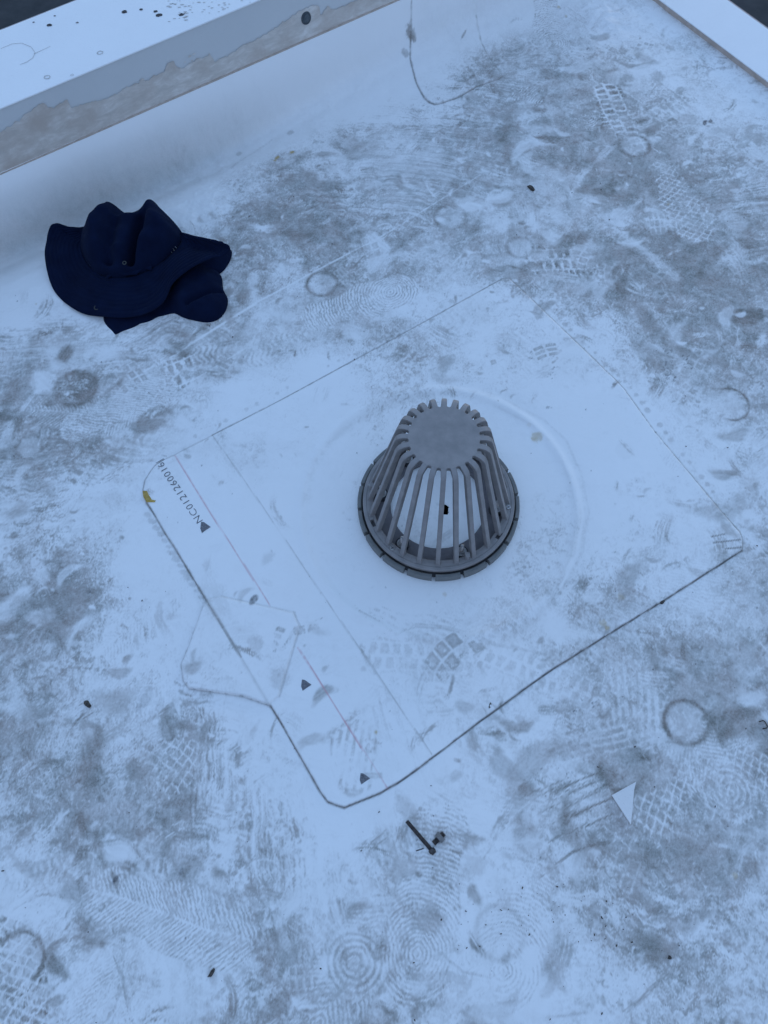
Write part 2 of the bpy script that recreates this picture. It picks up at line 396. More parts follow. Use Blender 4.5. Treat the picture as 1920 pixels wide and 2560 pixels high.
def heelring(px, py, rpx, op=0.6, thick=0.10, fill=0.0, light=False, arc=None, dot=True):
    cu, cn = PU(px, py); e = PU(px+rpx, py); r = math.hypot(e[0]-cu, e[1]-cn)
    w = win(cu, cn, r*1.5); s0, s1, x, y = w; o = off()
    q = np.hypot(x, y)/r+(tab(NC, o[0]+x/H, o[1]+y/H)-.5)*0.07; th = np.arctan2(y, x)
    br = tab(NB, o[0]+x/H, o[1]+y/H)
    lf = tab(NA, o[1]+x/H*.8+200, o[0]+y/H*.8)
    m = np.exp(-((q-1)/thick)**2)*(0.55+0.6*lf)*(0.55+.6*br)
    if arc: m = m*sstep(arc[1], arc[1]-.5, np.abs((th-arc[0]+PI) % (2*PI)-PI))
    if light: blend(D, (s0, s1), np.clip(m*op, 0, 1), 0.02); return
    if fill: m = np.maximum(m, sstep(1, .9, q)*fill*sstep(.3, .6, tab(NC, o[0]+x/H*1.4, o[1]+y/H*1.4)))
    if dot: m = np.maximum(m, 0.6*sstep(.14, .08, q))
    blend(D, (s0, s1), np.clip(m*op, 0, 1), 0.95)
    blend(D, (s0, s1), sstep(.85, .7, q)*(0.35 if not fill else 0), 0.14)

r0 = np.random.default_rng(21)
def rand_uv():
    return U0+r0.random()*H*NU, N0+r0.random()*H*NN
kinds = ['rings', 'net', 'chevron', 'hatch', 'lugs', 'chevron', 'ripple', 'bars', 'lugs', 'ripple']
for k in range(2400):
    u, n = rand_uv(); d = DMat(u, n)
    if r0.random() > d*1.5+0.03 or n > 1.52: continue
    L = 0.015+0.10*r0.random()**2; Wd = L*(0.12+0.45*r0.random()); ang = r0.random()*PI
    er = r0.random() < 0.42
    arcstroke(u, n, ang, L, Wd, (r0.random()-.5)*18, 0.35+0.5*r0.random(), 0.05 if er else 0.30+0.45*r0.random()*(0.5+d), 0.8+1.4*r0.random())
nprint = 0
while nprint < 240:
    u, n = rand_uv(); d = DMat(u, n)
    if r0.random() > d*1.4 or n > 1.50: continue
    if math.hypot(u-DRU, n-DRN) < 0.30: continue
    nprint += 1
    print_(0, 0, r0.random()*2*PI, kinds[int(r0.random()*10)], 0.22+0.42*r0.random(), 0.25+0.40*d+0.15*r0.random(), 0.12+0.30*r0.random(), 0.26+.05*r0.random(), 0.09+.02*r0.random(), uv=(u, n))
for k in range(1500):
    u, n = rand_uv(); d = DMat(u, n)
    if r0.random() > d*1.6 or n > 1.5: continue
    L = 0.006+0.03*r0.random()**2; Wd = L*(0.10+0.5*r0.random()); ang = r0.normal(0.2, .7)
    er = r0.random() < 0.35
    arcstroke(u, n, ang, L, Wd, (r0.random()-.5)*30, 0.5+0.5*r0.random(), 0.03 if er else 0.4+0.4*r0.random(), 1.5)
for k in range(260):
    u, n = rand_uv(); d = DMat(u, n)
    if r0.random() > d*1.3+0.02 or n > 1.46 or math.hypot(u-DRU, n-DRN) < 0.27: continue
    L = 0.10+0.22*r0.random(); Wd = 0.012+0.05*r0.random(); er = r0.random() < 0.5
    arcstroke(u, n, r0.random()*PI, L, Wd, (r0.random()-.5)*7, 0.30+0.35*r0.random(), 0.05 if er else 0.35+0.35*d, 1.2+1.6*r0.random())
D *= (1-0.9*sstep(1.46, 1.55, vv))
for k in range(2600):
    u, n = rand_uv(); d = DMat(u, n)
    if n > 1.46 or r0.random() > d*0.9+0.10: continue
    L = 0.008+0.05*r0.random()**2; ang = r0.normal(2.2, .8) if r0.random() < .6 else r0.random()*PI
    arcstroke(u, n, ang, L, L*(0.08+0.35*r0.random()), (r0.random()-.5)*20, 0.22+0.35*r0.random(), (0.04 if r0.random() < .3 else 0.16+0.35*d+0.1*r0.random()), 1.5)
for k in range(420):
    u, n = rand_uv(); d = DMat(u, n)
    if n > 1.44 or r0.random() > d*1.2+0.02: continue
    w = win(u, n, .0055); q = np.hypot(w[2]*(1+r0.random()), w[3])/(.0015+.004*r0.random()**2); blend(D, w[:2], .75*sstep(1.2, .6, q+0.5*(tab(NC, k*31+w[2]/H*2, w[3]/H*2)-.5)), .45+.4*r0.random())
q_ = 0
while q_ < 120:
    u, n = rand_uv(); d = DMat(u, n)
    if r0.random() > d*1.3+.03 or n > 1.47 or math.hypot(u-DRU, n-DRN) < 0.30: continue
    q_ += 1; cl_ = r0.random() < .4; g = r0.random()*.9-.5
    print_(0, 0, r0.random()*2*PI, 'solid', .35+.4*r0.random(), .06 if cl_ else .30+.45*d, .25+.35*r0.random(), .28, .105, uv=(u, n), seg=(g, g+.2+.4*r0.random()))
# fine wiped, clean wipes and long light scratches
for (a, b) in [(((340, 945), (640, 762)), .007), (((393, 918), (637, 762)), .007), (((640, 760), (960, 590)), .005), (((960, 590), (1200, 440)), .005), (((440, 980), (620, 870)), .004)]:
    line(a, b, 0.85, 0.03, brk=0.35)
for p in [((300, 985), (700, 745)), ((1490, 180), (1700, 330)), ((1250, 250), (1500, 150))]:
    line([(p[0][0], p[0][1]), (p[1][0], p[1][1])], 0.004, 0.5, 0.05, brk=.5)
for q in [(1320, 285, .035), (1500, 480, .04), (1560, 560, .03), (1240, 560, .03), (1240, 500, .03), (520, 880, 0.02)]:
    blob(q[0], q[1], q[2], .8, 0.03, el=1.5, ang=0.4, rough=.8, edge=.5)
line([(1480, 480), (1560, 590), (1690, 700)], .045, .7, .03, brk=.4, soft=.8)
# uneven wear: some zones wiped lighter, some caked darker
FM = 0.5*tab(NA, ui*.8+411, vi*.8+713)+0.5*tab(ND, ui*1.6+wx*.6+50, vi*1.6+wy*.6+620)
D *= 0.62+0.72*sstep(.20, .80, FM)
D = np.where(D > .5, .5+.38*(1-np.exp(-(D-.5)/.38)), D)
def blocks(px, py, ang, rows, cols, bw=.007, bh=.012, gap=.0045, op=.8, lev=.85, curve=0.0, uv=None):
    cu, cn = PU(px, py) if uv is None else uv
    w = win(cu, cn, max(rows*(bh+gap), cols*(bw+gap))*.8+.01)
    if w is None: return
    c, s_ = math.cos(ang), math.sin(ang); o = off()
    a = w[2]*c+w[3]*s_; b = -w[2]*s_+w[3]*c; b = b+curve*a*a
    a = a+(tab(NC, o[0]+a/H*.7, b/H*.7)-.5)*.004
    ia = a/(bw+gap)+cols/2; ib = b/(bh+gap)+rows/2; fa = ia-np.floor(ia); fb = ib-np.floor(ib); ga, gb = gap/(bw+gap)/2, gap/(bh+gap)/2
    inside = (ia > 0)*(ia < cols)*(ib > 0)*(ib < rows)
    m = sstep(ga*.6, ga*1.4, fa)*sstep(1-ga*.6, 1-ga*1.4, fa)*sstep(gb*.6, gb*1.4, fb)*sstep(1-gb*.6, 1-gb*1.4, fb)
    pick = tab(NB, o[0]+np.floor(ia)*37, o[1]+np.floor(ib)*53); rough = tab(NC, o[1]+a/H*1.6, o[0]+b/H*1.6)
    edge = 0.75+.5*sstep(.25, .1, np.minimum(np.minimum(fa, 1-fa)-ga, np.minimum(fb, 1-fb)-gb))
    blend(D, w[:2], np.clip(inside*m*op*sstep(.30, .55, pick)*sstep(.25, .75, rough)*edge, 0, 1), lev)
    blend(D, w[:2], np.clip(inside*(1-m)*op*.55*sstep(.3, .6, rough), 0, 1), .06)
for k in range(3800):
    u, n = rand_uv(); d = DMat(u, n)
    if r0.random() > (d*1.7)**1.5 or n > 1.46 or math.hypot(u-DRU, n-DRN) < .28: continue
    L = .018+.085*r0.random()**2; er = r0.random() < .45
    ang_ = (2.3 if r0.random() < .5 else .5)+r0.normal()*.5
    arcstroke(u, n, ang_, L, L*(.10+.28*r0.random()), (r0.random()-.5)*18, .55+.42*r0.random(), .04 if er else .72+.26*r0.random(), 1.0+r0.random())
def smudge(u, n, r, el, ang, op, val, rough=.8, edge=.55):
    w = win(u, n, r*1.7*el)
    if w is None: return
    c, s_ = math.cos(ang), math.sin(ang); o = off(); a = w[2]*c+w[3]*s_; b = -w[2]*s_+w[3]*c
    q = np.hypot(a/el, b+.15*a*a/r)/r+(tab(ND, o[0]+a/H*3, o[1]+b/H*3)-.5)*rough+(tab(NC, o[1]+a/H*.8, o[0]+b/H*1.8)-.5)*.35
    blend(D, w[:2], np.clip(sstep(1.0, 1-edge, q)*op*(.65+.5*tab(NS, o[0]+a/H*.5, o[1]+b/H*1.2)), 0, 1), val)
for k in range(4200):
    u, n = rand_uv(); d = DMat(u, n)
    if r0.random() > (d*1.6)**1.6 or n > 1.46 or math.hypot(u-DRU, n-DRN) < .28: continue
    er = r0.random() < .42; r = (.005+.026*r0.random()**2.2)*(1 if er else .35+.65*min(1, d*2.2))
    smudge(u, n, r*.8, 1.5+2.8*r0.random()**2, (2.3 if r0.random() < .5 else .4)+r0.normal()*.5, (.45+.5*r0.random()), (.05 if er else min(.95, .25+d*.9+.2*r0.random())), .9, .55+.4*r0.random())
gutter_shade = np.exp(-((vv-1.612)/0.022)**2)+0.5*np.exp(-((vv-1.565)/0.035)**2)  # shade of the parapet gutter, painted into the dirt channel, weaker to the right
D += 0.62*np.clip(gutter_shade, 0, 1)*(0.82*sstep(.85, .20, uu)+0.18)*(0.7+0.6*F4*FS)
D = np.clip(D, 0, 1)
def ticks(px, py, n, sx, sy, ang, ln=.006, op=.85):
    cu, cn = PU(px, py); e = PU(px+10, py); m = math.hypot(e[0]-cu, e[1]-cn)/10
    for k in range(n):
        x = px+sx*(r0.random()-.5); y = py+sy*(r0.random()-.5); l = ln/m*(.5+.9*r0.random()); a = ang+.25*r0.normal()
        line([(x-l/2*math.cos(a), y-l/2*math.sin(a)), (x+l/2*math.cos(a), y+l/2*math.sin(a))], .0016+.0016*r0.random(), op*(.5+.5*r0.random()), 1, A=K, brk=.6, taper=True)
for (x, y, n, sx, sy) in [(1322, 892, 7, 16, 18), (1390, 924, 5, 28, 8), (1372, 943, 7, 36, 18), (1668, 880, 8, 24, 14), (1712, 897, 7, 20, 14), (1662, 916, 9, 16, 26), (1682, 906, 6, 14, 12), (1678, 945, 12, 26, 20), (1722, 920, 8, 24, 22), (1366, 1024, 5, 36, 10),
                          (1490, 1762, 8, 22, 16), (1436, 1778, 3, 10, 6), (1456, 1748, 3, 10, 8), (1425, 1935, 4, 22, 8)]:
    ticks(x, y, n, sx, sy, -.45)
# named prints and marks
print_(540, 900, (660, 850), 'lugs', .9, .75, .42, .26, .105)
print_(330, 950, (440, 1060), 'lugs', .8, .75, .5, .24, .10)
print_(190, 1085, (330, 1010), 'chevron', .8, .6, .6, .30, .10)
print_(300, 1020, (430, 960), 'hatch', .8, .6, .55, .26, .10)
print_(400, 1935, (560, 1900), 'net', .9, .62, .55, .24, .11, seg=(-.5, .25))
print_(1740, 2010, (1900, 1950), 'net', .85, .65, .5, .30, .12)
print_(1700, 500, (1780, 640), 'net', .85, .65, .6, .28, .11)
print_(1640, 530, (1760, 540), 'lugs', .7, .7, .35, .26, .11)
print_(1370, 60, (1420, 260), 'ripple', .7, .7, .5)
print_(1390, 270, (1560, 330), 'ripple', .8, .85, .5, .26, .11)
print_(1440, 650, (1600, 640), 'lugs', .85, .9, .42, .26, .11)
print_(1545, 300, (1600, 420), 'lugs', .8, .8, .5)
print_(1568, 1690, (1500, 1540), 'rings', .6, .26, .6, .27, .10)
print_(1730, 1860, (1600, 1700), 'rings', .7, .5, .42, .28, .11)
print_(1067, 2240, (1030, 2420), 'ripple', .8, .6, .5, .30, .115)
print_(1290, 2330, (1250, 2480), 'ripple', .8, .45, .45, .24, .11)
print_(835, 2500, (930, 2350), 'rings', .75, .5, .42, .28, .11)
print_(1350, 1680, (1480, 1740), 'lugs', .7, .42, .6, .26, .10)
print_(1080, 1575, (1200, 1600), 'bars', .7, .4, .45, .24, .07)
print_(1040, 1650, (1200, 1660), 'lugs', .6, .4, .5, .2, .09)
print_(895, 1900, (880, 1720), 'bars', .85, .45, .75, .12, .085)
print_(900, 760, (1080, 700), 'ripple', .8, .6, .6)
print_(620, 880, (760, 850), 'wave', .6, .55, .5)
print_(420, 2290, (540, 2330), 'chevron', .85, .55, .6, .28, .11)
print_(250, 2480, (330, 2300), 'hatch', .7, .45, .55)
print_(120, 2160, (260, 2130), 'wave', .7, .5, .5)
print_(1880, 2050, (1760, 1900), 'rings', .8, .5, .65)
print_(1790, 1650, (1900, 1560), 'lugs', .75, .75, .42)
print_(1600, 1830, (1560, 1700), 'bars', .7, .5, .4)
print_(40, 2520, (10, 2380), 'net', .95, .85, .8, .26, .11)
print_(1350, 900, (1480, 960), 'bars', .6, .3, .4, .2, .1)
print_(1720, 1480, (1900, 1400), 'hatch', .5, .35, .4)
print_(280, 1500, (420, 1450), 'lugs', .4, .3, .35)
heelring(806, 712, 38, 1.3, .12)
heelring(192, 973, 48, 1.1, .18, fill=.8)
heelring(1824, 1012, 47, 1.3, .07, arc=(-.6, 2.2), dot=False)
heelring(1713, 1806, 55, 1.3, .11, dot=False)
heelring(1585, 367, 38, 1.3, .16)
heelring(50, 2400, 62, 1.2, .10, arc=(.3, 1.9), dot=False)
heelring(660, 2210, 55, .9, .04, light=True, dot=False)
heelring(1371, 1712, 38, .9, .06, light=True, dot=False)
for (x, y, r_, o_) in [(1300, 620, 34, .6), (1125, 545, 40, .55), (1840, 560, 36, .5), (75, 1120, 34, .5), (1250, 2330, 60, .35), (1560, 1130, 30, .0)]:
    heelring(x, y, r_, o_, .12, dot=False)
for p in [(130, 1540, .028, .5), (60, 1520, .03, .6), (160, 1400, .03, .4), (905, 370, .042, .55), (875, 350, .038, .5), (80, 1790, .03, .7), (575, 2256, .012, .8), (548, 2140, .007, .7), (1000, 2170, .03, .7), (1150, 490, .03, .4),
          (1400, 625, .03, .6), (1545, 640, .035, .6), (1790, 905, .022, .6), (1780, 885, .02, .5), (1560, 350, .03, .5), (1470, 395, .02, .7), (1185, 2165, .02, .4), (700, 1700, .02, .4), (640, 1610, .016, .5), (575, 2020, .01, .5),
          (120, 990, .02, .5), (590, 350, .008, .7), (722, 310, .010, .6), (1065, 2300, .03, .7), (1300, 1800, .01, .5), (1880, 1640, .03, .7)]:
    blob(p[0], p[1], p[2], p[3]*.85, 0.75, rough=.7, edge=.5)
# darker smears
for pts, w, o in [(((312, 2088), (360, 2150), (411, 2221)), .011, .9), (((278, 2169), (304, 2244)), .006, .8), (((185, 2267), (255, 2348)), .010, .8), (((280, 2370), (310, 2450), (330, 2557)), .007, .8),
                  (((240, 2050), (262, 2160)), .010, .7), (((210, 2118), (320, 2100)), .010, .8), (((1540, 2545), (1600, 2500), (1683, 2412)), .011, .9), (((1350, 2545), (1480, 2528)), .005, .7),
                  (((1050, 2345), (1160, 2430), (1260, 2450)), .006, .5), (((1535, 550), (1500, 690), (1590, 770)), .03, .35), (((1500, 110), (1590, 160)), .009, .95), (((1310, 160), (1400, 165), (1470, 160)), .005, .9),
                  (((1262, 75), (1285, 58), (1310, 52)), .0035, .9), (((1880, 640), (1920, 740)), .02, .8), (((1380, 1950), (1250, 2090)), .006, .4), (((885, 1515), (900, 1530), (960, 1560)), .003, .8), (((560, 395), (620, 355), (700, 308)), .004, .7),
                  (((565, 400), (590, 375)), .006, .8), (((1400, 20), (1480, 60)), .01, .5), (((985, 1580), (1040, 1565), (1110, 1570), (1190, 1588)), .010, .45), (((1190, 1588), (1230, 1612), (1330, 1630), (1400, 1645)), .006, .4),
                  (((320, 1060), (140, 1340)), .0022, .6), (((195, 1055), (350, 1058)), .003, .7), (((20, 1060), (120, 1045)), .003, .7), (((1480, 330), (1620, 430)), .006, .45), (((1640, 200), (1760, 300)), .006, .6)]:
    for q in range(5):
        f = (q-2)*w*300*(.6+.5*r0.random()); l0 = .12*r0.random(); l1 = .12*r0.random(); P_ = [np.array(p, float) for p in pts]
        dd = P_[-1]-P_[0]; nn_ = np.array([-dd[1], dd[0]])/np.linalg.norm(dd); P_ = [p+nn_*f for p in P_]
        P_[0] = P_[0]+dd*l0; P_[-1] = P_[-1]-dd*l1; line([tuple(p) for p in P_], w*(.25+.25*r0.random()), o*(.4+.5*r0.random()), .85, brk=.75, soft=.9, taper=True)
for k in range(26):
    a = r0.random(); y = 1960+150*r0.random(); x = 1280+200*r0.random(); l = 40+110*r0.random()
    line([(x, y+10), (x+l*.5, y-l*.22+6), (x+l, y-l*.38)], .0022+.002*r0.random(), .6+.35*r0.random(), .95, brk=.6, taper=True)
for pts, w in [(((1377, 2169), (1430, 2130), (1469, 2117)), .005), (((1469, 2117), (1500, 2108), (1533, 2105)), .010), (((1343, 2197), (1362, 2185)), .005), (((1120, 2125), (1160, 2135)), .006)]:
    line(pts, w, .85, .95, brk=.3, taper=True)
# dotted scuffs following the patch edge
for k in range(34):
    t = k/33; x = 1313+(1556-1313)*min(t*2, 1)+(1799-1556)*max(t*2-1, 0); y = 735+(970-735)*min(t*2, 1)+(1277-970)*max(t*2-1, 0)
    if r0.random() < .8: blob(x+9+4*r0.random(), y-8, .0035+.003*r0.random(), .5, .75, rough=.6)
for k in range(30):
    t = k/29; x = 470+(1210-470)*t; y = 1115+(722-1115)*t
    if r0.random() < .7: blob(x-6, y-8, .003+.003*r0.random(), .4, .7, rough=.6)
for k in range(14):
    t = k/13; blob(380+t*130+(-8), 1290+t*205, .004+.003*r0.random(), .45, .7, rough=.6, el=1.8, ang=-1)
# sump ridge
q = np.hypot(uu-DRU, vv-DRN); th = np.arctan2(vv-DRN, uu-DRU); rr = 0.262+0.012*np.sin(3*th+1)+0.02*np.cos(th+.6)
D += 0.13*np.exp(-((q-rr)/0.008)**2)*sstep(.35, .7, F1)
D -= 0.25*sstep(.17, .13, q)*D
# dark rubber / tar marks
for x, y, r, o in [(1637, 1084, .003, .9), (1425, 100, .003, .7), (1470, 120, .003, .7), (1400, 28, .004, .6), (1415, 45, .003, .6), (1762, 310, .005, .9), (1775, 305, .004, .7), (636, 1503, .005, .8), (225, 1480, .003, .5), (455, 2180, .003, .5), (38, 475, .006, .8), (60, 470, .005, .4), (290, 2200, .003, .8), (350, 1775, .007, .25), (362, 1745, .010, .15)]:
    blob(x, y, r, o, 1, A=K, el=1.6, ang=.5, rough=1.3, edge=.4)
for k in range(430):
    u, n = rand_uv()
    if n > 1.5: continue
    w = win(u, n, .006); x, y = w[2], w[3]; r = .0007+.0012*r0.random()**3
    adddark(K, w[:2], .85*sstep(1.2, .6, np.hypot(x, y*(1+r0.random()))/r))
# yellow and brown stains
for x, y, r, o in [(1340, 1095, .013, .6), (1322, 1065, .006, .15), (1112, 1487, .005, .4), (690, 383, .008, 1), (728, 370, .009, 1), (686, 392, .006, .9), (1670, 513, .005, .6), (1506, 1560, .007, .5), (1516, 1573, .006, .6), (1549, 1497, .009, .35),
                   (940, 2010-178, .003, .8), (94, 765, .004, .6), (1395, 25, .005, .6), (1415, 42, .004, .6), (1836, 2190, .006, .5)]:
    blob(x, y, r, o, 1, A=Y, rough=.6, edge=.5)
for (x, y, a, r_, c_, bw, bh, cv) in [(1445, 650, .6, 2, 5, .012, .018, 5), (1500, 690, .9, 1, 4, .012, .016, 4), (1350, 225, .3, 3, 4, .010, .014, 6), (1440, 285, .7, 3, 6, .006, .016, 3), (1655, 560, -.6, 3, 5, .008, .018, 4), (1570, 330, .2, 3, 5, .009, .010, 0),
        (525, 868, .35, 1, 4, .014, .012, -6), (556, 915, .5, 1, 3, .009, .034, 0), (322, 945, .1, 3, 4, .011, .016, 5), (1715, 745, -.3, 2, 5, .012, .008, 4), (1750, 1030, -.9, 5, 2, .012, .006, 0), (58, 1860, .5, 2, 2, .016, .020, 0), (100, 1830, .9, 1, 2, .010, .016, 0),
        (905, 1895, 1.0, 2, 5, .009, .030, 2), (1130, 1630, .1, 2, 4, .022, .024, 4), (1680, 1900, -.2, 3, 4, .016, .018, 3), (1745, 900, .4, 2, 3, .012, .014, 0), (1245, 265, .5, 2, 3, .012, .012, 0), (1880, 440, .2, 5, 1, .040, .004, 3), (1610, 120, .5, 3, 3, .010, .010, 0),
        (1400, 900, .1, 4, 2, .020, .005, 5), (1365, 880, -.3, 3, 2, .022, .007, 5), (1710, 985, .2, 2, 3, .012, .012, 3), (1010, 560, .4, 2, 3, .014, .010, 4), (150, 960, .8, 2, 3, .010, .014, 4), (290, 1510, .1, 1, 3, .018, .010, -6), (690, 1610, -.9, 5, 1, .016, .008, 0), (700, 1700, -1, 4, 1, .014, .007, 0),
        (1030, 640, .4, 1, 6, .005, .012, 5), (1850, 700, 1.0, 4, 2, .012, .008, 3), (15, 2500, .6, 3, 2, .018, .026, 0), (1560, 2180, .5, 2, 2, .020, .014, 0), (770, 2440, 1.1, 5, 2, .012, .007, 2), (1500, 1845, 1.2, 3, 4, .008, .034, 0), (1570, 1850, 1.25, 2, 4, .007, .040, 0)]:
    blocks(x, y, a, r_, c_, bw, bh, .0045, .72, .68, cv)
for k in range(85):
    u, n = rand_uv(); d = DMat(u, n)
    if r0.random() > d*1.5 or n > 1.46 or math.hypot(u-DRU, n-DRN) < .28: continue
    blocks(0, 0, r0.random()*PI, 1+int(3*r0.random()), 2+int(4*r0.random()), .004+.010*r0.random(), .006+.016*r0.random(), .003+.003*r0.random(), .4+.45*r0.random(), .45+.45*d, 10*(r0.random()-.5), uv=(u, n))
# printed guide lines on the patch
line([(532, 1091), (663, 1277), (810, 1494), (960, 1711), (1079, 1888)], .0030, .55, .75, brk=.35, soft=.5)
line([(440, 1143), (524, 1280), (677, 1516)], .0028, .8, 1.0, A=R, brk=.4, soft=.6)
line([(746, 1621), (932, 1914), (970, 1975)], .0028, .9, 1.0, A=R, brk=.3, soft=.6)

# ------------------------------------------------------------------ seams
POLY1 = [(532, 1091), (437, 1140), (411, 1152), (390, 1165), (379, 1179), (364, 1203), (359, 1228), (368, 1259), (390, 1293), (411, 1331), (442, 1378), (517, 1503), (605, 1645), (677, 1766), (700, 1803), (736, 1866), (772, 1929), (801, 1980), (819, 2005), (841, 2014), (861, 2020),
         (948, 1985), (1000, 1955), (1050, 1919), (1197, 1807), (1365, 1685), (1521, 1587), (1654, 1506), (1854, 1378), (1855, 1350), (1848, 1333), (1799, 1277), (1637, 1083), (1556, 970), (1452, 869), (1380, 800), (1313, 735), (1272, 698), (1255, 700), (1183, 740), (949, 869), (703, 1003)]
POLY2 = [(517, 1503), (550, 1491), (735, 1532), (752, 1569), (700, 1743), (674, 1766), (608, 1743), (475, 1724), (460, 1705), (454, 1662), (469, 1627), (509, 1517)]
POLY3 = [(1045, 52), (1034, 80), (1028, 105), (1025, 158), (1041, 205), (1061, 241), (1074, 253), (1087, 258), (1107, 254), (1146, 241), (1192, 214), (1248, 195), (1257, 187), (1230, 150), (1202, 109), (1188, 69), (1184, 40), (1110, 25)]
def seam(poly, w, o, a, b, val=.9, dark=0.0, brk=.3):
    pts = poly[a:b]; line(pts, w, o, val, brk=brk, soft=.7)
    if dark: line(pts, w*.5, dark, 1, A=K, brk=.5, soft=.6)
seam(POLY1, .0045, .75, 0, 4, .6); seam(POLY1, .0045, .8, 2, 9, .8, .2); seam(POLY1, .0055, .95, 7, 13, .95, .15); seam(POLY1, .004, .35, 11, 14, .6)
seam(POLY1, .0055, .95, 13, 21, .95, .30); seam(POLY1, .0038, .95, 20, 29, 1.0, .75, .1); seam(POLY1, .0036, .9, 28, 32, .8, .2); seam(POLY1, .0042, .85, 31, 38, .8, .25, brk=.5); line(POLY1[36:]+[POLY1[0]], .0042, .9, .8, brk=.4); line(POLY1[38:]+[POLY1[0]], .0018, .45, 1, A=K, brk=.7)
AR = [(1250, 1010), (1345, 1060), (1400, 1110), (1440, 1200), (1457, 1290), (1440, 1390), (1400, 1470)]
line(AR, .010, .9, .02, brk=.1, soft=.9); line([(x+14, y-6) for x, y in AR], .008, .5, .33, brk=.7, soft=.9); line([(x-16, y+6) for x, y in AR], .007, .4, .30, brk=.7, soft=.9)
line([(703, 1003), (949, 869)], .0022, .5, 1, A=K, brk=.8)
line([(411, 1152), (398, 1160)], .003, .8, 1, A=K, brk=.1)
line([(555, 1493), (740, 1534)], .003, .5, .6, brk=.5); line(POLY2[5:11], .0055, .65, .65, brk=.6, soft=.9); line([(509, 1517), (470, 1627), (454, 1662)], .003, .5, .6, brk=.5); line([(735, 1532), (752, 1569), (700, 1743)], .004, .6, .6, brk=.4)
line([(530, 1515), (600, 1640), (674, 1766)], .006, .35, .5, brk=.5)
line(POLY3[2:13], .0075, .85, .9, brk=.65, soft=.9); line(POLY3[3:8], .0035, .3, 1, A=K, brk=.8); line(POLY3[11:16], .0075, .75, .8, brk=.7, soft=.9); line(POLY3[0:3], .004, .6, .7, brk=.4)
blob(1027, 130, .014, .8, .95, rough=.7); blob(1180, 190, .012, .8, .95, el=1.8, rough=.9); blob(1200, 205, .012, .7, .9, el=1.6); blob(1012, 152, .010, .6, .9)
line([(1150, 115), (1166, 92)], .005, .8, .9, taper=True, brk=.2); line([(1183, 222), (1150, 180)], .006, .5, .9, taper=True)
# ticks at the right corner of the patch
for (a, b) in [((1780, 1360), (1848, 1352)), ((1810, 1375), (1852, 1371)), ((1775, 1345), (1810, 1338))]:
    line([a, b], .0025, .9, .95, brk=.2); line([a, b], .0016, .5, 1, A=K, brk=.2)
line([(405, 1140), (418, 1143)], .0025, .6, 1, A=K)
D = np.clip(D, 0, 1); K = np.clip(K, 0, 1); Y = np.clip(Y, 0, 1); R = np.clip(R, 0, 1)

# ------------------------------------------------------------------ roof surface functions
def mirror(i, n):
    i = np.abs(i); p = 2*(n-1); i = i % p
    return np.where(i >= n, p-i, i)
def samp(A, u, n):
    fi = np.clip((u-U0)/H, -1e6, 1e6); fj = (n-N0)/H
    i = np.floor(fi).astype(np.int64); j = np.floor(fj).astype(np.int64); a = fi-i; b = fj-j
    i0, i1, j0, j1 = mirror(i, NU), mirror(i+1, NU), mirror(j, NN), mirror(j+1, NN)
    return (A[i0, j0]*(1-a)+A[i1, j0]*a)*(1-b)+(A[i0, j1]*(1-a)+A[i1, j1]*a)*b
PN0 = np.array([1.25, 1.43, 1.48, 1.53, 1.575, 1.602, 1.612, 1.624, 1.636, 1.644, 1.652, 1.660])
PZL0 = np.array([0, -.003, -.012, -.032, -.052, -.054, -.040, 0.015, 0.074, 0.092, 0.105, 0.117])
PZR0 = np.array([0, 0, 0.001, 0.008, 0.022, 0.040, 0.052, 0.064, 0.077, 0.093, 0.106, 0.117])
PN = np.linspace(1.25, 1.66, 420)
def _sm(z):
    z = np.interp(PN, PN0, z); k = np.hanning(23); k /= k.sum(); return np.convolve(np.pad(z, 11, mode='edge'), k, 'valid')
PZL, PZR = _sm(PZL0), _sm(PZR0)
def surf_z(u, n):
    w = sstep(0.30, 1.25, u); z = np.interp(n, PN, PZL)*(1-w)+np.interp(n, PN, PZR)*w
    # smooth the knees a little
    x = u/H; y = n/H
    lump = (tab(ND, x*0.35+100, y*0.35+50)-0.5)
    f = sstep(1.20, 1.5, n)*sstep(1.66, 1.60, n)
    z = z+lump*(0.0014+0.018*f)
    r = np.hypot(u-DRU, n-DRN)
    z = z*sstep(.16, .30, r)+0.0035*sstep(.20, .31, r)+0.0022*np.exp(-((r-.262)/.009)**2)
    return z
def attrs(u, n):
    out = np.zeros((len(u), 4), np.float32)
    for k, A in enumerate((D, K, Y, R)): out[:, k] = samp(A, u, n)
    return out
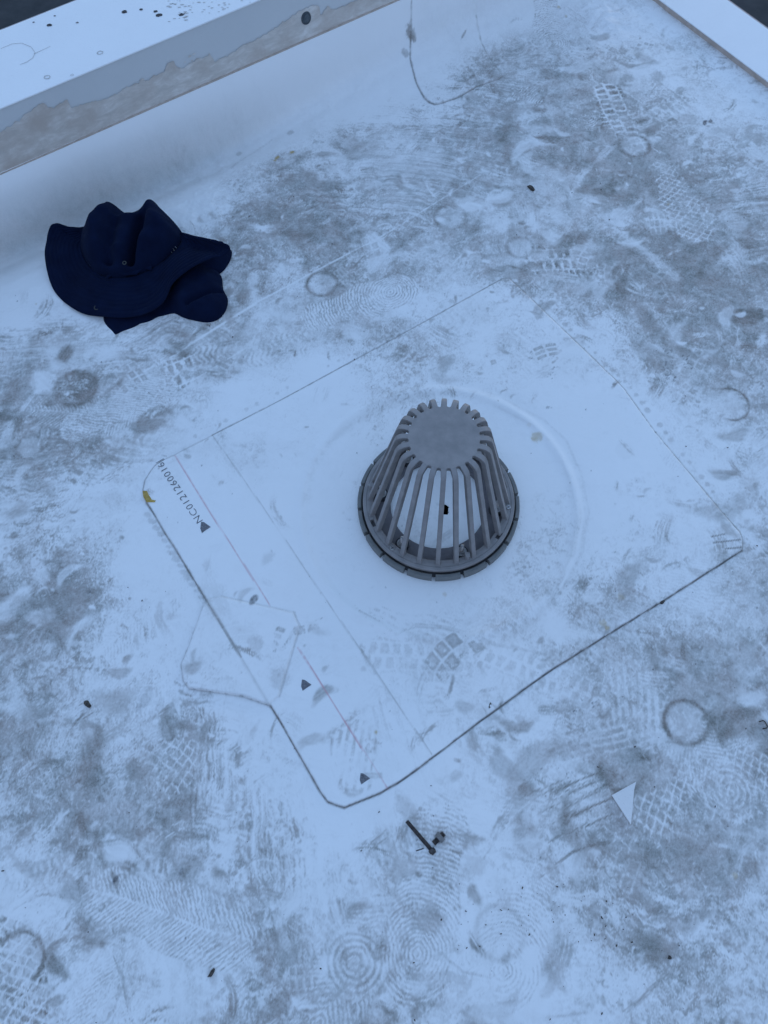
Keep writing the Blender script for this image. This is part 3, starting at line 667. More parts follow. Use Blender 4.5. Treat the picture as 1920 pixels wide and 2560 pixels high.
def build_sheet(name, U, N, uf, nf, faces, lift, parent=None, kind=None):
    uf = uf.ravel(); nf = nf.ravel()
    x = uf*CU-nf*SU; y = uf*SU+nf*CU; z = surf_z(uf, nf)+lift
    co = np.empty((len(uf), 3), np.float32); co[:, 0] = x; co[:, 1] = y; co[:, 2] = z
    used = np.zeros(len(uf), bool); used[faces.ravel()] = True
    mp = np.cumsum(used)-1; co = co[used]; at = attrs(uf[used], nf[used]); faces = mp[faces]
    me = bpy.data.meshes.new(name); nf_ = len(faces)
    me.vertices.add(len(co)); me.vertices.foreach_set('co', co.ravel())
    me.loops.add(nf_*4); me.loops.foreach_set('vertex_index', faces.ravel().astype(np.int32))
    me.polygons.add(nf_); me.polygons.foreach_set('loop_start', np.arange(0, nf_*4, 4, dtype=np.int32))
    me.polygons.foreach_set('use_smooth', np.ones(nf_, bool))
    me.update(calc_edges=True)
    ca = me.attributes.new('grime_and_shade', 'FLOAT_COLOR', 'POINT'); ca.data.foreach_set('color', at.ravel())
    me.materials.append(MEM)
    o = bpy.data.objects.new(name, me); COL.objects.link(o)
    if parent: o.parent = parent
    if kind: o['kind'] = kind
    return o
def gridfaces(nu, nn):
    i = np.arange(nu-1)[:, None]; j = np.arange(nn-1)[None, :]; a = i*nn+j
    return np.stack([a, a+nn, a+nn+1, a+1], -1).reshape(-1, 4)
def inpoly(x, y, P):
    c = np.zeros(x.shape, bool); j = len(P)-1
    for i in range(len(P)):
        xi, yi = P[i]; xj, yj = P[j]
        m = ((yi > y) != (yj > y)) & (x < (xj-xi)*(y-yi)/(yj-yi+1e-12)+xi); c ^= m; j = i
    return c
def nearest(x, y, P):
    bd = np.full(x.shape, 9.0); bx = x.copy(); by = y.copy(); j = len(P)-1
    for i in range(len(P)):
        ax, ay = P[j]; vx, vy = P[i][0]-ax, P[i][1]-ay; l2 = vx*vx+vy*vy+1e-12
        t = np.clip(((x-ax)*vx+(y-ay)*vy)/l2, 0, 1); qx = ax+t*vx; qy = ay+t*vy; d = np.hypot(x-qx, y-qy)
        m = d < bd; bd = np.where(m, d, bd); bx = np.where(m, qx, bx); by = np.where(m, qy, by); j = i
    return bd, bx, by
def polygrid(P, cell, holes=()):
    us = [p[0] for p in P]; ns = [p[1] for p in P]
    U = np.arange(min(us)-cell, max(us)+2*cell, cell); N = np.arange(min(ns)-cell, max(ns)+2*cell, cell)
    u, n = np.meshgrid(U, N, indexing='ij')
    ins = inpoly(u, n, P); bd, bx, by = nearest(u, n, P)
    sd = np.where(ins, bd, -bd)
    for Hh in holes:
        ih = inpoly(u, n, Hh); hd, hx, hy = nearest(u, n, Hh); sh = np.where(ih, -hd, hd)
        m = sh < sd; sd = np.where(m, sh, sd); bx = np.where(m, hx, bx); by = np.where(m, hy, by)
    sn = np.abs(sd) < cell*0.62
    u = np.where(sn, bx, u); n = np.where(sn, by, n); sd = np.where(sn, 0, sd)
    F = gridfaces(len(U), len(N)); ok = (sd.ravel()[F] >= 0).all(1)
    return U, N, u, n, sd, F[ok]

# ------------------------------------------------------------------ ground far below and the building the roof belongs to
GND = plain_mat('dark_asphalt', (0.018, 0.022, 0.026), (0.035, 0.038, 0.042), 3, 0.85, 0.004, bscale=60)
GZ = -6.0
g = mesh_obj('ground', [(-1500, -1500, GZ), (1500, -1500, GZ), (1500, 1500, GZ), (-1500, 1500, GZ)], [(0, 1, 2, 3)], GND); g['kind'] = 'structure'
def unbox(bm, u0, u1, n0, n1, z0, z1):
    vs = [bm.verts.new((*XY(u, n), z)) for z in (z0, z1) for (u, n) in ((u0, n0), (u1, n0), (u1, n1), (u0, n1))]
    for f in ((0, 3, 2, 1), (4, 5, 6, 7), (0, 1, 5, 4), (1, 2, 6, 5), (2, 3, 7, 6), (3, 0, 4, 7)): bm.faces.new([vs[i] for i in f])
ROOFU0, ROOFN0 = -6.0, -6.0
bm = bmesh.new(); unbox(bm, ROOFU0, CURBU2-.02, ROOFN0, CAPN-.02, GZ, -0.12)
BRICKW = plain_mat('painted_block_wall', (0.10, 0.10, 0.10), (0.14, 0.135, 0.13), 6, 0.85, 0.002)
b0 = bm_obj('building', bm, BRICKW); tag(b0, 'dark walls of the building below the white flat roof', 'building')

# roof membrane sheet
def axis(dense, far_lo, far_hi):
    lo, hi = dense[0], dense[-1]; a = []; s = dense[1]-dense[0]; x = lo
    while x > far_lo: s *= 1.10; x -= s; a.append(max(x, far_lo))
    b = []; s = dense[-1]-dense[-2]; x = hi
    while far_hi is not None and x < far_hi: s *= 1.1; x += s; b.append(min(x, far_hi))
    return np.array(a[::-1]+list(dense)+b)
def graded(a, b, s0, s1):
    out = [a]
    while out[-1] < b: out.append(out[-1]+s0+(s1-s0)*(out[-1]-a)/(b-a))
    out[-1] = b; return out
Ua = axis(graded(-0.66, CURBU+.004, 0.0019, 0.0026), ROOFU0, None)
Na = axis(graded(-0.47, 1.60, 0.0019, 0.0026)+list(np.linspace(1.6015, WALLN-0.0005, 38)), ROOFN0, None)
uf, nf = np.meshgrid(Ua, Na, indexing='ij')
F = gridfaces(len(Ua), len(Na))
P1 = [PU(*p) for p in POLY1]; P2 = [PU(*p) for p in POLY2]; P3 = [PU(*p) for p in POLY3]
HOLE = [PU(*p) for p in [(1100, 1260), (1114, 1262), (1121, 1267), (1120, 1287), (1099, 1286), (1101, 1274)]]
ins = inpoly(uf, nf, P1); bd, _, _ = nearest(uf[::1, ::1], nf, P1) if False else (None, None, None)
# keep a 12 mm margin of the sheet under the patch edge
c0 = np.array(P1).mean(0); Pin = [tuple(c0+(np.array(p)-c0)*0.965) for p in P1]
dead = inpoly(uf, nf, Pin).ravel()
F = F[~dead[F].all(1)]
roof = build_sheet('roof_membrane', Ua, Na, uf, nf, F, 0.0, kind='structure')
print('roof faces', len(F))
def patch(P, name, cell, lift, label, holes=()):
    U, N, u, n, sd, F = polygrid(P, cell, holes)
    lf = (0.0004+lift*sstep(0, 0.0025, sd)).ravel()
    o = build_sheet(name, U, N, u, n, F, lf, roof); o['label'] = label
    return o
patch(P1, 'membrane_patch', 0.0021, 0.0022, 'large square clean white patch welded round the drain', holes=(HOLE,))
patch(P2, 'membrane_patch', 0.0025, 0.0044, 'small eight-sided patch over the left edge of the square patch')
patch(P3, 'membrane_patch', 0.0030, 0.0022, 'rounded patch running up to the parapet')

# pipe below the hole
hc = np.mean(np.array(HOLE), 0); hx, hy = XY(*hc)
bm = bmesh.new(); rad = 0.045; sg = 20
lo = [bm.verts.new((hx+rad*math.cos(2*PI*i/sg), hy+rad*math.sin(2*PI*i/sg), -0.12)) for i in range(sg)]
hi = [bm.verts.new((hx+rad*math.cos(2*PI*i/sg), hy+rad*math.sin(2*PI*i/sg), -0.002)) for i in range(sg)]
for i in range(sg): bm.faces.new((lo[i], lo[(i+1) % sg], hi[(i+1) % sg], hi[i]))
bm.faces.new(lo); o = bm_obj('drain_pipe', bm, DARK, roof, True)

# ------------------------------------------------------------------ printed text and triangles
def text_mesh(body):
    cv = bpy.data.curves.new('t', 'FONT'); cv.body = body; cv.size = 1.0; cv.resolution_u = 3; cv.offset = -0.010; cv.space_character = 1.12
    to = bpy.data.objects.new('t', cv); COL.objects.link(to); bpy.context.view_layer.update()
    dg = bpy.context.evaluated_depsgraph_get(); me = bpy.data.meshes.new_from_object(to.evaluated_get(dg))
    bpy.data.objects.remove(to); return me
tm = text_mesh('NC0121260016|')
co = np.zeros(len(tm.vertices)*3); tm.vertices.foreach_get('co', co); co = co.reshape(-1, 3)
mn, mx = co[:, :2].min(0), co[:, :2].max(0)
A0 = PX(514, 1301)[:2]; A1 = PX(411, 1150)[:2]          # base line start and end (on the red-line side)
dirv = (A1-A0)/np.linalg.norm(A1-A0); upv = np.array([-dirv[1], dirv[0]])
LT = np.linalg.norm(A1-A0); HT = 0.0175
c = (co[:, :2]-mn)/(mx-mn)
for k, t in enumerate(c):
    p = A0+dirv*t[0]*LT+upv*t[1]*HT
    co[k] = (p[0], p[1], 0.0068)
tm.vertices.foreach_set('co', co.ravel()); tm.materials.append(INK)
to = bpy.data.objects.new('printed_number', tm); COL.objects.link(to); to.parent = roof; to['label'] = 'NC0121260016 printed in thin black digits'
for (x, y) in [(516, 1322), (767, 1715), (913, 1948)]:
    vs = []
    for dx, dy in [(-11, -14), (-4, -13), (13, -1), (2, 6), (-9, 14), (-13, 3)]:
        p = PX(x+dx, y+dy); vs.append((p[0], p[1], 0.0069))
    o = mesh_obj('printed_arrow', vs, [tuple(range(len(vs)))[::-1]], INK, roof); o['label'] = 'small black printed triangle'

# ------------------------------------------------------------------ parapet
par = empty('parapet_wall', (*XY(0.5, WALLN), 0), 'white parapet wall with a pale brown jagged adhesive stain and flat white top, at upper left', 'wall')
def wobj(name, bm, mat, parent, smooth=False):
    o = bm_obj(name, bm, mat, None, smooth); o.parent = parent; o.matrix_parent_inverse = Matrix.Translation(-parent.location); return o
PU0, PU1 = ROOFU0, CURBU2
bm = bmesh.new(); unbox(bm, PU0, PU1, WALLN+0.001, CAPN-.012, -0.13, CAPZ-0.004)
wobj('wall_face', bm, FACEW, par)
bm = bmesh.new(); unbox(bm, PU0, PU1, WALLN-0.002, CAPN-.003, CAPZ-0.0035, CAPZ)
o = wobj('cap_membrane', bm, CAPW, par)
mod = o.modifiers.new('b', 'BEVEL'); mod.width = 0.0015; mod.segments = 2
bm = bmesh.new(); unbox(bm, PU0, PU1, CAPN-.0035, CAPN, CAPZ-0.06, CAPZ-0.001)
wobj('edge_trim', bm, METAL, par)
# lap edge bead
bm = bmesh.new(); unbox(bm, PU0, CURBU, WALLN-0.0035, WALLN+.0005, LAPZ-0.004, LAPZ+0.0005)
wobj('lap_edge', bm, SEAL, par)
# adhesive film with traced jagged upper edge
top = [(-120, 395), (0, 330), (35, 310), (70, 283), (98, 259), (107, 257), (117, 262), (121, 272), (130, 270), (148, 258), (162, 253), (169, 254), (172, 268), (178, 270), (230, 255), (268, 246), (300, 230), (330, 211), (345, 205), (354, 198), (359, 196), (362, 203), (368, 204), (380, 193), (410, 179), (416, 160), (421, 158), (430, 152),
       (435, 151), (436, 164), (445, 170), (455, 172), (470, 162), (490, 150), (500, 144), (510, 143), (521, 138), (524, 135), (528, 138), (531, 146), (537, 156), (560, 145), (585, 130), (612, 110), (640, 100), (680, 78), (720, 50), (750, 27), (770, 18), (793, 12), (797, 20), (799, 33), (806, 36), (812, 26), (820, 16), (828, 22), (838, 28), (870, 10), (920, -14), (1000, -50), (1150, -110)]
fv = []; ulast = -9
ra = np.random.default_rng(4)
for a, b in zip(top[:-1], top[1:]):
    k = max(1, int(abs(b[0]-a[0])/4))
    for t in range(k):
        s = t/k; fv.append((a[0]+(b[0]-a[0])*s+ra.normal()*1.0, a[1]+(b[1]-a[1])*s+ra.normal()*2.0))
verts = []; faces = []; rows = 5
for (x, y) in fv:
    p = PW(x, y, WALLN-0.0004); z1 = min(p[2], CAPZ-.01); u, n = UN(p); u = max(u, ulast+.0006); ulast = u
    z0 = LAPZ-0.002
    for r in range(rows+1):
        verts.append((*XY(u, WALLN-0.0004), z0+(z1-z0)*r/rows))
for i in range(len(fv)-1):
    for r in range(rows): a = i*(rows+1)+r; faces.append((a, a+rows+1, a+rows+2, a+1))
o = mesh_obj('adhesive_stain', verts, faces, FILM); o.parent = par; o.matrix_parent_inverse = Matrix.Translation(-par.location)
# small flecks of adhesive above the stain
bm = bmesh.new()
for (x, y, r) in [(474, 141, .0035), (485, 135, .003), (463, 155, .002), (480, 152, .002), (492, 147, .002), (540, 158, .002), (760, 60, .003), (690, 100, .002)]:
    p = PW(x, y, WALLN-0.0008); u, n = UN(p); vs = []
    for k in range(9):
        a = 2*PI*k/9; rr_ = r*(.6+.7*ra.random()); vs.append(bm.verts.new((*XY(u+rr_*math.cos(a)*1.4, WALLN-.0008), p[2]+rr_*math.sin(a)*.7)))
    bm.faces.new(vs)
wobj('adhesive_fleck', bm, FILM, par)
# round plug
p = PW(765, 45, WALLN); u, n = UN(p)
bm = bmesh.new()
def ndisc(bm, u, z, r, n0, n1, seg=28, zs=1.0):
    a = [bm.verts.new((*XY(u+r*math.cos(2*PI*k/seg), n0), z+r*zs*math.sin(2*PI*k/seg))) for k in range(seg)]
    b = [bm.verts.new((*XY(u+r*.9*math.cos(2*PI*k/seg), n1), z+r*.9*zs*math.sin(2*PI*k/seg))) for k in range(seg)]
    for k in range(seg): bm.faces.new((a[k], a[(k+1) % seg], b[(k+1) % seg], b[k]))
    bm.faces.new(b)
ndisc(bm, u, p[2], .0135, WALLN, WALLN-.003, zs=1.15)
PLUG = plain_mat('dark_blue_grey_plug', (0.035, 0.045, 0.055), (0.06, 0.075, 0.085), 150, 0.5, 0.0002)
pl = wobj('plug', bm, PLUG, par, False)
bm = bmesh.new(); ndisc(bm, u, p[2], .0085, WALLN-.003, WALLN-.0042, zs=1.15)
PLUG2 = plain_mat('plug_centre', (0.05, 0.065, 0.075), (0.09, 0.105, 0.115), 150, 0.5, 0.0002)
o = bm_obj('plug_centre', bm, PLUG2); o.parent = pl
# tar spots and ring marks on the cap
for (x, y, r) in [(124, 63, .0048), (137, 40, .0022), (311, 30, .0055), (353, 24, .0036), (389, 29, .004), (397, 38, .006), (453, 37, .0048), (84, 56, .0022), (193, 57, .0025), (460, 35, .0022)]:
    q = PX(x, y, CAPZ); bm = bmesh.new(); vs = []
    for k in range(12):
        a = 2*PI*k/12; rr_ = r*(.8+.35*ra.random()); vs.append(bm.verts.new((q[0]+1.25*rr_*math.cos(a), q[1]+rr_*math.sin(a), CAPZ+.0006)))
    bm.faces.new(vs); wobj('tar_spot', bm, RUBBER if r > .003 else IRON_D, par)
SMEAR = plain_mat('faint_grey_mark', (0.40, 0.39, 0.37), (0.60, 0.59, 0.57), 300, 0.6, 0)
for (x, y, r) in [(118, 193, .006), (250, 132, .006), (180, 188, .003)]:
    q = PX(x, y, CAPZ); bm = bmesh.new(); a_, b_ = [], []
    for k in range(20):
        a = 2*PI*k/20; j = .85+.3*ra.random()
        a_.append(bm.verts.new((q[0]+1.2*r*j*math.cos(a), q[1]+r*j*math.sin(a), CAPZ+.0006))); b_.append(bm.verts.new((q[0]+.8*r*j*math.cos(a), q[1]+.65*r*j*math.sin(a), CAPZ+.0006)))
    for k in range(20): bm.faces.new((a_[k], a_[(k+1) % 20], b_[(k+1) % 20], b_[k]))
    wobj('ring_mark', bm, SMEAR, par)
bm = bmesh.new(); pts = [(2, 122), (30, 110), (55, 108), (78, 118), (88, 132), (82, 145), (68, 155), (50, 162)]
for pts in ([(2, 122), (30, 110), (55, 108), (78, 118), (88, 132), (82, 145), (68, 155), (50, 162)], [(85, 135), (105, 126), (126, 116)]):
    for a, b in zip(pts[:-1], pts[1:]):
        p, q = PX(*a, CAPZ), PX(*b, CAPZ); d = (q-p)/np.linalg.norm(q-p); s = np.array([-d[1], d[0], 0])*.0006
        bm.faces.new([bm.verts.new((v[0], v[1], CAPZ+.0005)) for v in (p-s, q-s, q+s, p+s)])
for k in range(110):
    x = 420+300*ra.random(); y = -5+62*ra.random()
    if y > 62-(x-420)*.25: continue
    q = PX(x, y, CAPZ); r = .0008+.0012*ra.random()
    bm.faces.new([bm.verts.new((q[0]+2.6*r*math.cos(a), q[1]+r*math.sin(a), CAPZ+.0007)) for a in (0, 1.2, 2.2, 3.2, 4.3, 5.3)])
wobj('scuff_marks', bm, SMEAR, par)['kind'] = 'stuff'

# ------------------------------------------------------------------ low roof-edge curb on the right
cb = empty('roof_edge_curb', (*XY(CURBU, 1.0), 0), 'low white roof edge curb with a brown sealant line along its foot, at upper right', 'curb')
bm = bmesh.new(); unbox(bm, CURBU+.002, CURBU2, ROOFN0, WALLN-.002, -0.13, CURBZ-.001)
wobj('curb_body', bm, SEAL, cb)
bm = bmesh.new(); unbox(bm, CURBU+.0005, CURBU2-.004, ROOFN0, WALLN-.004, CURBZ-.0009, CURBZ+.002)
o = wobj('curb_cap', bm, CAPW, cb); mod = o.modifiers.new('b', 'BEVEL'); mod.width = 0.001; mod.segments = 2
bm = bmesh.new(); unbox(bm, CURBU2-.0035, CURBU2+.001, ROOFN0, WALLN-.004, CURBZ-.07, CURBZ+.001)
wobj('edge_trim', bm, METAL, cb)

# ------------------------------------------------------------------ roof drain with dome strainer
DR = empty('roof_drain', (DRX, DRY, 0), 'grey domed roof drain strainer with vertical ribs, standing on the square white patch', 'roof drain')
def ang(phi): return math.radians(-90+phi)       # phi from the near side, + to the right
def arcbox(bm, r0, r1, z0, z1, a0, a1, seg, ch=0.0):
    L = []
    for i in range(seg+1):
        a = ang(a0+(a1-a0)*i/seg); c, s = math.cos(a), math.sin(a)
        L.append([bm.verts.new((r*c, r*s, z)) for r, z in ((r0, z0), (r1, z0), (r1, z1-ch), (r1-ch, z1), (r0+ch, z1), (r0, z1-ch))] if ch else
                 [bm.verts.new((r*c, r*s, z)) for r, z in ((r0, z0), (r1, z0), (r1, z1), (r0, z1))])
    m = len(L[0])
    for i in range(seg):
        for k in range(m): bm.faces.new((L[i][k], L[i][(k+1) % m], L[i+1][(k+1) % m], L[i+1][k]))
    if abs(a1-a0) < 359.9: bm.faces.new(L[0]); bm.faces.new(L[-1])
    else: bmesh.ops.remove_doubles(bm, verts=bm.verts, dist=1e-6)
def ang_of(px, py, z):
    p = PX(px, py, z); x, y = p[0]-DRX, p[1]-DRY
    return (math.degrees(math.atan2(y, x))+90) % 360, math.hypot(x, y)
bm = bmesh.new(); arcbox(bm, .090, .1415, .0035, .0095, 0, 360, 96, .001); bm_obj('clamping_ring', bm, IRON_D, DR, True, 40)
bm = bmesh.new(); arcbox(bm, .1405, .1447, .0032, .0150, 0, 360, 96, .001); bm_obj('base_skirt', bm, RUBBER, DR, True, 40)
# dome's foot ring with rectangular slots
slots = [ang_of(850+240/3.318, 950+1200/3.318, .03)[0], ang_of(850+1350/3.318, 950+1310/3.318, .03)[0], 118, 205]
bm = bmesh.new()
ed = []
for s in slots: ed += [(s-3.2) % 360, (s+3.2) % 360]
arcbox(bm, .1225, .1275, .0235, .0305, 0, 360, 96, .0007)
arcbox(bm, .1345, .1420, .0220, .0305, 0, 360, 96, .0012)
b1 = sorted(s % 360 for s in slots)
for k, s in enumerate(b1):
    e = b1[(k+1) % len(b1)]; e = e if e > s else e+360
    arcbox(bm, .1273, .1347, .0237, .0303, s+3.2, e-3.2, int((e-s)/4))
bm_obj('foot_ring', bm, IRON, DR, True, 35)
# outer segments
bmS = bmesh.new(); arcbox(bmS, .1448, .1527, .0032, .0205, -8.7, 8.7, 8, .0014)
seg0 = bm_obj('rim_segment', bmS, IRON_S, DR, True, 40)
seg0.rotation_euler.z = math.radians(2)
for k in range(1, 18):
    c = seg0.copy(); COL.objects.link(c); c.parent = DR; c.rotation_euler.z = math.radians(2+20*k)
# ribs
path = [(.048, .2563), (.0660, .2563), (.0700, .2550), (.0730, .2522), (.0753, .2472), (.1275, .0300), (.1285, .0220)]
def rib_mesh():
    bm = bmesh.new(); wd = .0040; dp = .0045; L = []
    for i, (r, z) in enumerate(path):
        a = path[max(i-1, 0)]; b = path[min(i+1, len(path)-1)]; dx, dz = b[0]-a[0], b[1]-a[1]; l = math.hypot(dx, dz); nx, nz = -dz/l, dx/l
        w = wd*(1.12 if i < 3 else 1.0)
        c = .0005
        prof = [(-w, -dp), (w, -dp), (w, dp-c), (w-c, dp), (-w+c, dp), (-w, dp-c)]
        L.append([bm.verts.new((r-nx*q if False else r+nx*(-q)*-1, p, z+nz*q)) for p, q in prof])
    for i in range(len(L)-1):
        for k in range(6): bm.faces.new((L[i][k], L[i][(k+1) % 6], L[i+1][(k+1) % 6], L[i+1][k]))
    bm.faces.new(L[0]); bm.faces.new(L[-1]); return bm
rib0 = bm_obj('rib', rib_mesh(), IRON, DR, True, 30)
PH = 9.5
rib0.rotation_euler.z = ang(PH)
for k in range(1, 24):
    c = rib0.copy(); COL.objects.link(c); c.parent = DR; c.rotation_euler.z = ang(PH+15*k)
bm = bmesh.new()
rim = []
for lvl, (z, sh) in enumerate(((.2520, 0), (.2602, 0), (.2609, .0009))):
    row = []
    for k in range(24):
        for q in range(6):
            phi = PH+15*k+(q-2.5)*2.5; inslot = abs((q-2.5)) > 1.9
            r = .0590-sh if not inslot else .0572-sh
            a = ang(phi); row.append(bm.verts.new((r*math.cos(a), r*math.sin(a), z)))
    rim.append(row)
for l in range(2):
    for k in range(144): bm.faces.new((rim[l][k], rim[l][(k+1) % 144], rim[l+1][(k+1) % 144], rim[l+1][k]))
bm.faces.new(rim[2]); bm.faces.new(rim[0][::-1]); bm_obj('top_plate', bm, IRON, DR, True, 30)
def cyl(bm, x, y, z0, z1, r, seg=16, r2=None, ax=None, rot=0):
    r2 = r if r2 is None else r2
    a = [bm.verts.new((x+r*math.cos(2*PI*k/seg+rot), y+r*math.sin(2*PI*k/seg+rot), z0)) for k in range(seg)]
    b = [bm.verts.new((x+r2*math.cos(2*PI*k/seg+rot), y+r2*math.sin(2*PI*k/seg+rot), z1)) for k in range(seg)]
    for k in range(seg): bm.faces.new((a[k], a[(k+1) % seg], b[(k+1) % seg], b[k]))
    bm.faces.new(a[::-1]); bm.faces.new(b)
def threaded(bm, x, y, z0, z1, r, pitch=.0013, seg=12):
    n = int((z1-z0)/pitch*2); prev = None
    for i in range(n+1):
        rr_ = r*(1.0 if i % 2 else .86); z = z0+(z1-z0)*i/n
        row = [bm.verts.new((x+rr_*math.cos(2*PI*k/seg), y+rr_*math.sin(2*PI*k/seg), z)) for k in range(seg)]
        if prev:
            for k in range(seg): bm.faces.new((prev[k], prev[(k+1) % seg], row[(k+1) % seg], row[k]))
        else: bm.faces.new(row[::-1])
        prev = row
    bm.faces.new(prev)
cl = []
for (cx, cy) in [(510, 1370), (1000, 1420), (1315, 1075), (350, 950)]:
    p, r = ang_of(850+cx/3.318, 950+cy/3.318, .015); cl.append((p, .109))
cl += [(148, .109), (208, .109)]
for j, (p, r) in enumerate(cl):
    a = ang(p); x, y = r*math.cos(a), r*math.sin(a)
    bm = bmesh.new(); cyl(bm, 0, 0, .0095, .0200, .0130, 24, .0125)
    base = bm_obj('clamp_boss', bm, RUBBER, DR, True, 40); base.location = (x, y, 0)
    bm = bmesh.new(); cyl(bm, 0, 0, .0200, .0214, .0095, 20); o = bm_obj('washer', bm, STEEL, base, True, 40)
    bm = bmesh.new(); cyl(bm, 0, 0, .0214, .0275, .0068, 6, rot=j); o = bm_obj('nut', bm, STEEL, base)
    bm = bmesh.new(); threaded(bm, 0, 0, .0215, .0480, .0034); o = bm_obj('stud', bm, STEEL, base, True, 60)
for (cx, cy) in [(435, 1395), (1427, 1060), (235, 870)]:
    p, r = ang_of(850+cx/3.318, 950+cy/3.318, .0305); a = ang(p); x, y = .1305*math.cos(a), .1305*math.sin(a)
    bm = bmesh.new(); cyl(bm, 0, 0, .0304, .0322, .0052, 20, .0042)
    o = bm_obj('screw', bm, STEEL, DR, True, 40); o.location = (x, y, 0)
    bm = bmesh.new()
    for q in (0.5, 0.5+PI/2):
        v = [bm.verts.new((sx*.0032*math.cos(q)-sy*.0005*math.sin(q), sx*.0032*math.sin(q)+sy*.0005*math.cos(q), .0323+(.0001 if q > 1 else 0))) for sx, sy in ((-1, -1), (1, -1), (1, 1), (-1, 1))]; bm.faces.new(v)
    o2 = bm_obj('screw_slot', bm, RUBBER, o)
p, r = ang_of(850+1052/3.318, 950+1465/3.318, .032); a = ang(p)
bm = bmesh.new(); cyl(bm, .1265*math.cos(a), .1265*math.sin(a), .0300, .0460, .0052, 16, .0046); bm_obj('locking_pin', bm, IRON, DR, True, 40)
p, r = ang_of(850+235/3.318, 950+880/3.318, .035); a = ang(p)
bm = bmesh.new(); cyl(bm, .1275*math.cos(a), .1275*math.sin(a), .0300, .0440, .0052, 16, .0046); bm_obj('locking_pin', bm, IRON, DR, True, 40)
# pads where each rib meets the foot ring
bm = bmesh.new(); wv = []
for (x, y, z) in ((.1235, -.0050, 0), (.1335, -.0050, 0), (.1335, .0050, 0), (.1235, .0050, 0)):
    wv.append((x, y))
lo = [bm.verts.new((x, y, .0300)) for x, y in wv]; hi = [bm.verts.new((.1242+(x-.1242)*.92, y*.85, .0318)) for x, y in wv]
for k in range(4): bm.faces.new((lo[k], lo[(k+1) % 4], hi[(k+1) % 4], hi[k]))
bm.faces.new(hi); f0 = bm_obj('rib_foot', bm, IRON, DR); f0.rotation_euler.z = ang(PH)
for k in range(1, 24):
    c = f0.copy(); COL.objects.link(c); c.parent = DR; c.rotation_euler.z = ang(PH+15*k)

# ------------------------------------------------------------------ navy sun hat
def fabric():
    m, nt, N, L, B = new_mat('navy_cotton')
    n = noise(nt, 30, 5, .6)
    r = ramp(nt, n.outputs[0], [(.3, (0.0016, 0.0045, 0.0190)), (.7, (0.0030, 0.0078, 0.0290))])
    L.new(r.outputs[0], B.inputs['Base Color']); B.inputs['Roughness'].default_value = .95
    B.inputs['Specular IOR Level'].default_value = .1
    B.inputs['Sheen Weight'].default_value = .012; B.inputs['Sheen Roughness'].default_value = .5
    B.inputs['Sheen Tint'].default_value = (.4, .6, 1, 1)
    at = N.new('ShaderNodeAttribute'); at.attribute_name = 'stitch'
    w = math_n(nt, 'SINE', math_n(nt, 'MULTIPLY', at.outputs['Fac'], 2*PI*9))
    h = math_n(nt, 'ADD', math_n(nt, 'MULTIPLY', w, .6), math_n(nt, 'MULTIPLY', noise(nt, 700, 3, .6).outputs[0], .8))
    bump(nt, B, h, .8, .0014)
    return m
NAVY = fabric()
hc_ = PX(300, 640, .02); HATL = Vector((hc_[0], hc_[1], 0))
HAT = empty('sun_hat', tuple(HATL), 'dark navy wide-brimmed sun hat with neck flap, crumpled on the roof by the parapet', 'hat')
def catmull(P, n):
    P = np.array(P, float); m = len(P); out = []
    # resample closed by chord parameter
    for k in range(n):
        t = k/n*m; i = int(t); f = t-i; p0, p1, p2, p3 = P[(i-1) % m], P[i % m], P[(i+1) % m], P[(i+2) % m]
        out.append(.5*((2*p1)+(-p0+p2)*f+(2*p0-5*p1+4*p2-p3)*f*f+(-p0+3*p1-3*p2+p3)*f**3))
    return np.array(out)
def W3(l): return [PX(x, y, z) for x, y, z in l]
outer = W3([(118, 600, .035), (114, 640, .022), (122, 690, .012), (140, 733, .008), (172, 764, .008), (210, 784, .010), (262, 794, .014), (312, 794, .018), (366, 784, .024), (410, 754, .032), (434, 710, .042), (471, 675, .056), (530, 646, .064),
            (560, 640, .064), (574, 628, .068), (573, 614, .074), (556, 606, .074), (520, 599, .066), (462, 585, .050), (420, 560, .030), (360, 545, .02), (290, 545, .02), (235, 560, .02), (200, 571, .040), (161, 563, .055), (140, 559, .060), (127, 563, .058)])
inner = W3([(205, 618, .030), (206, 628, .030), (210, 640, .028), (216, 652, .028), (226, 666, .028), (240, 680, .028), (262, 692, .028), (300, 695, .030), (340, 688, .032), (378, 674, .036), (410, 655, .040), (430, 636, .042), (445, 620, .042),
            (452, 610, .042), (453, 602, .042), (450, 596, .042), (440, 590, .04), (425, 580, .035), (390, 568, .03), (350, 560, .03), (300, 560, .03), (260, 570, .03), (230, 585, .03), (215, 598, .03), (208, 605, .03), (205, 612, .03)])
NR, NK = 22, 208
Oo = catmull(outer, NK); Ii = catmull(inner, NK)
verts = []; st = []
for i in range(NR+1):
    t = i/NR
    for k in range(NK):
        p = Ii[k]*(1-t)+Oo[k]*t
        z = Ii[k][2]+(Oo[k][2]-Ii[k][2])*(t**1.5)+.010*math.sin(t*PI)*math.sin(k/NK*2*PI*5+1)*.5
        z += .0022*math.sin(k*.33+t*5)*math.sin(t*9+k*.11)*t
        verts.append((p[0]-HATL.x, p[1]-HATL.y, z)); st.append(t)
faces = [(i*NK+k, i*NK+(k+1) % NK, (i+1)*NK+(k+1) % NK, (i+1)*NK+k) for i in range(NR) for k in range(NK)]
brim = mesh_obj('brim', verts, faces, NAVY, HAT, True)
a_ = brim.data.attributes.new('stitch', 'FLOAT', 'POINT'); a_.data.foreach_set('value', st)
mod = brim.modifiers.new('s', 'SOLIDIFY'); mod.thickness = .003; mod.offset = -1
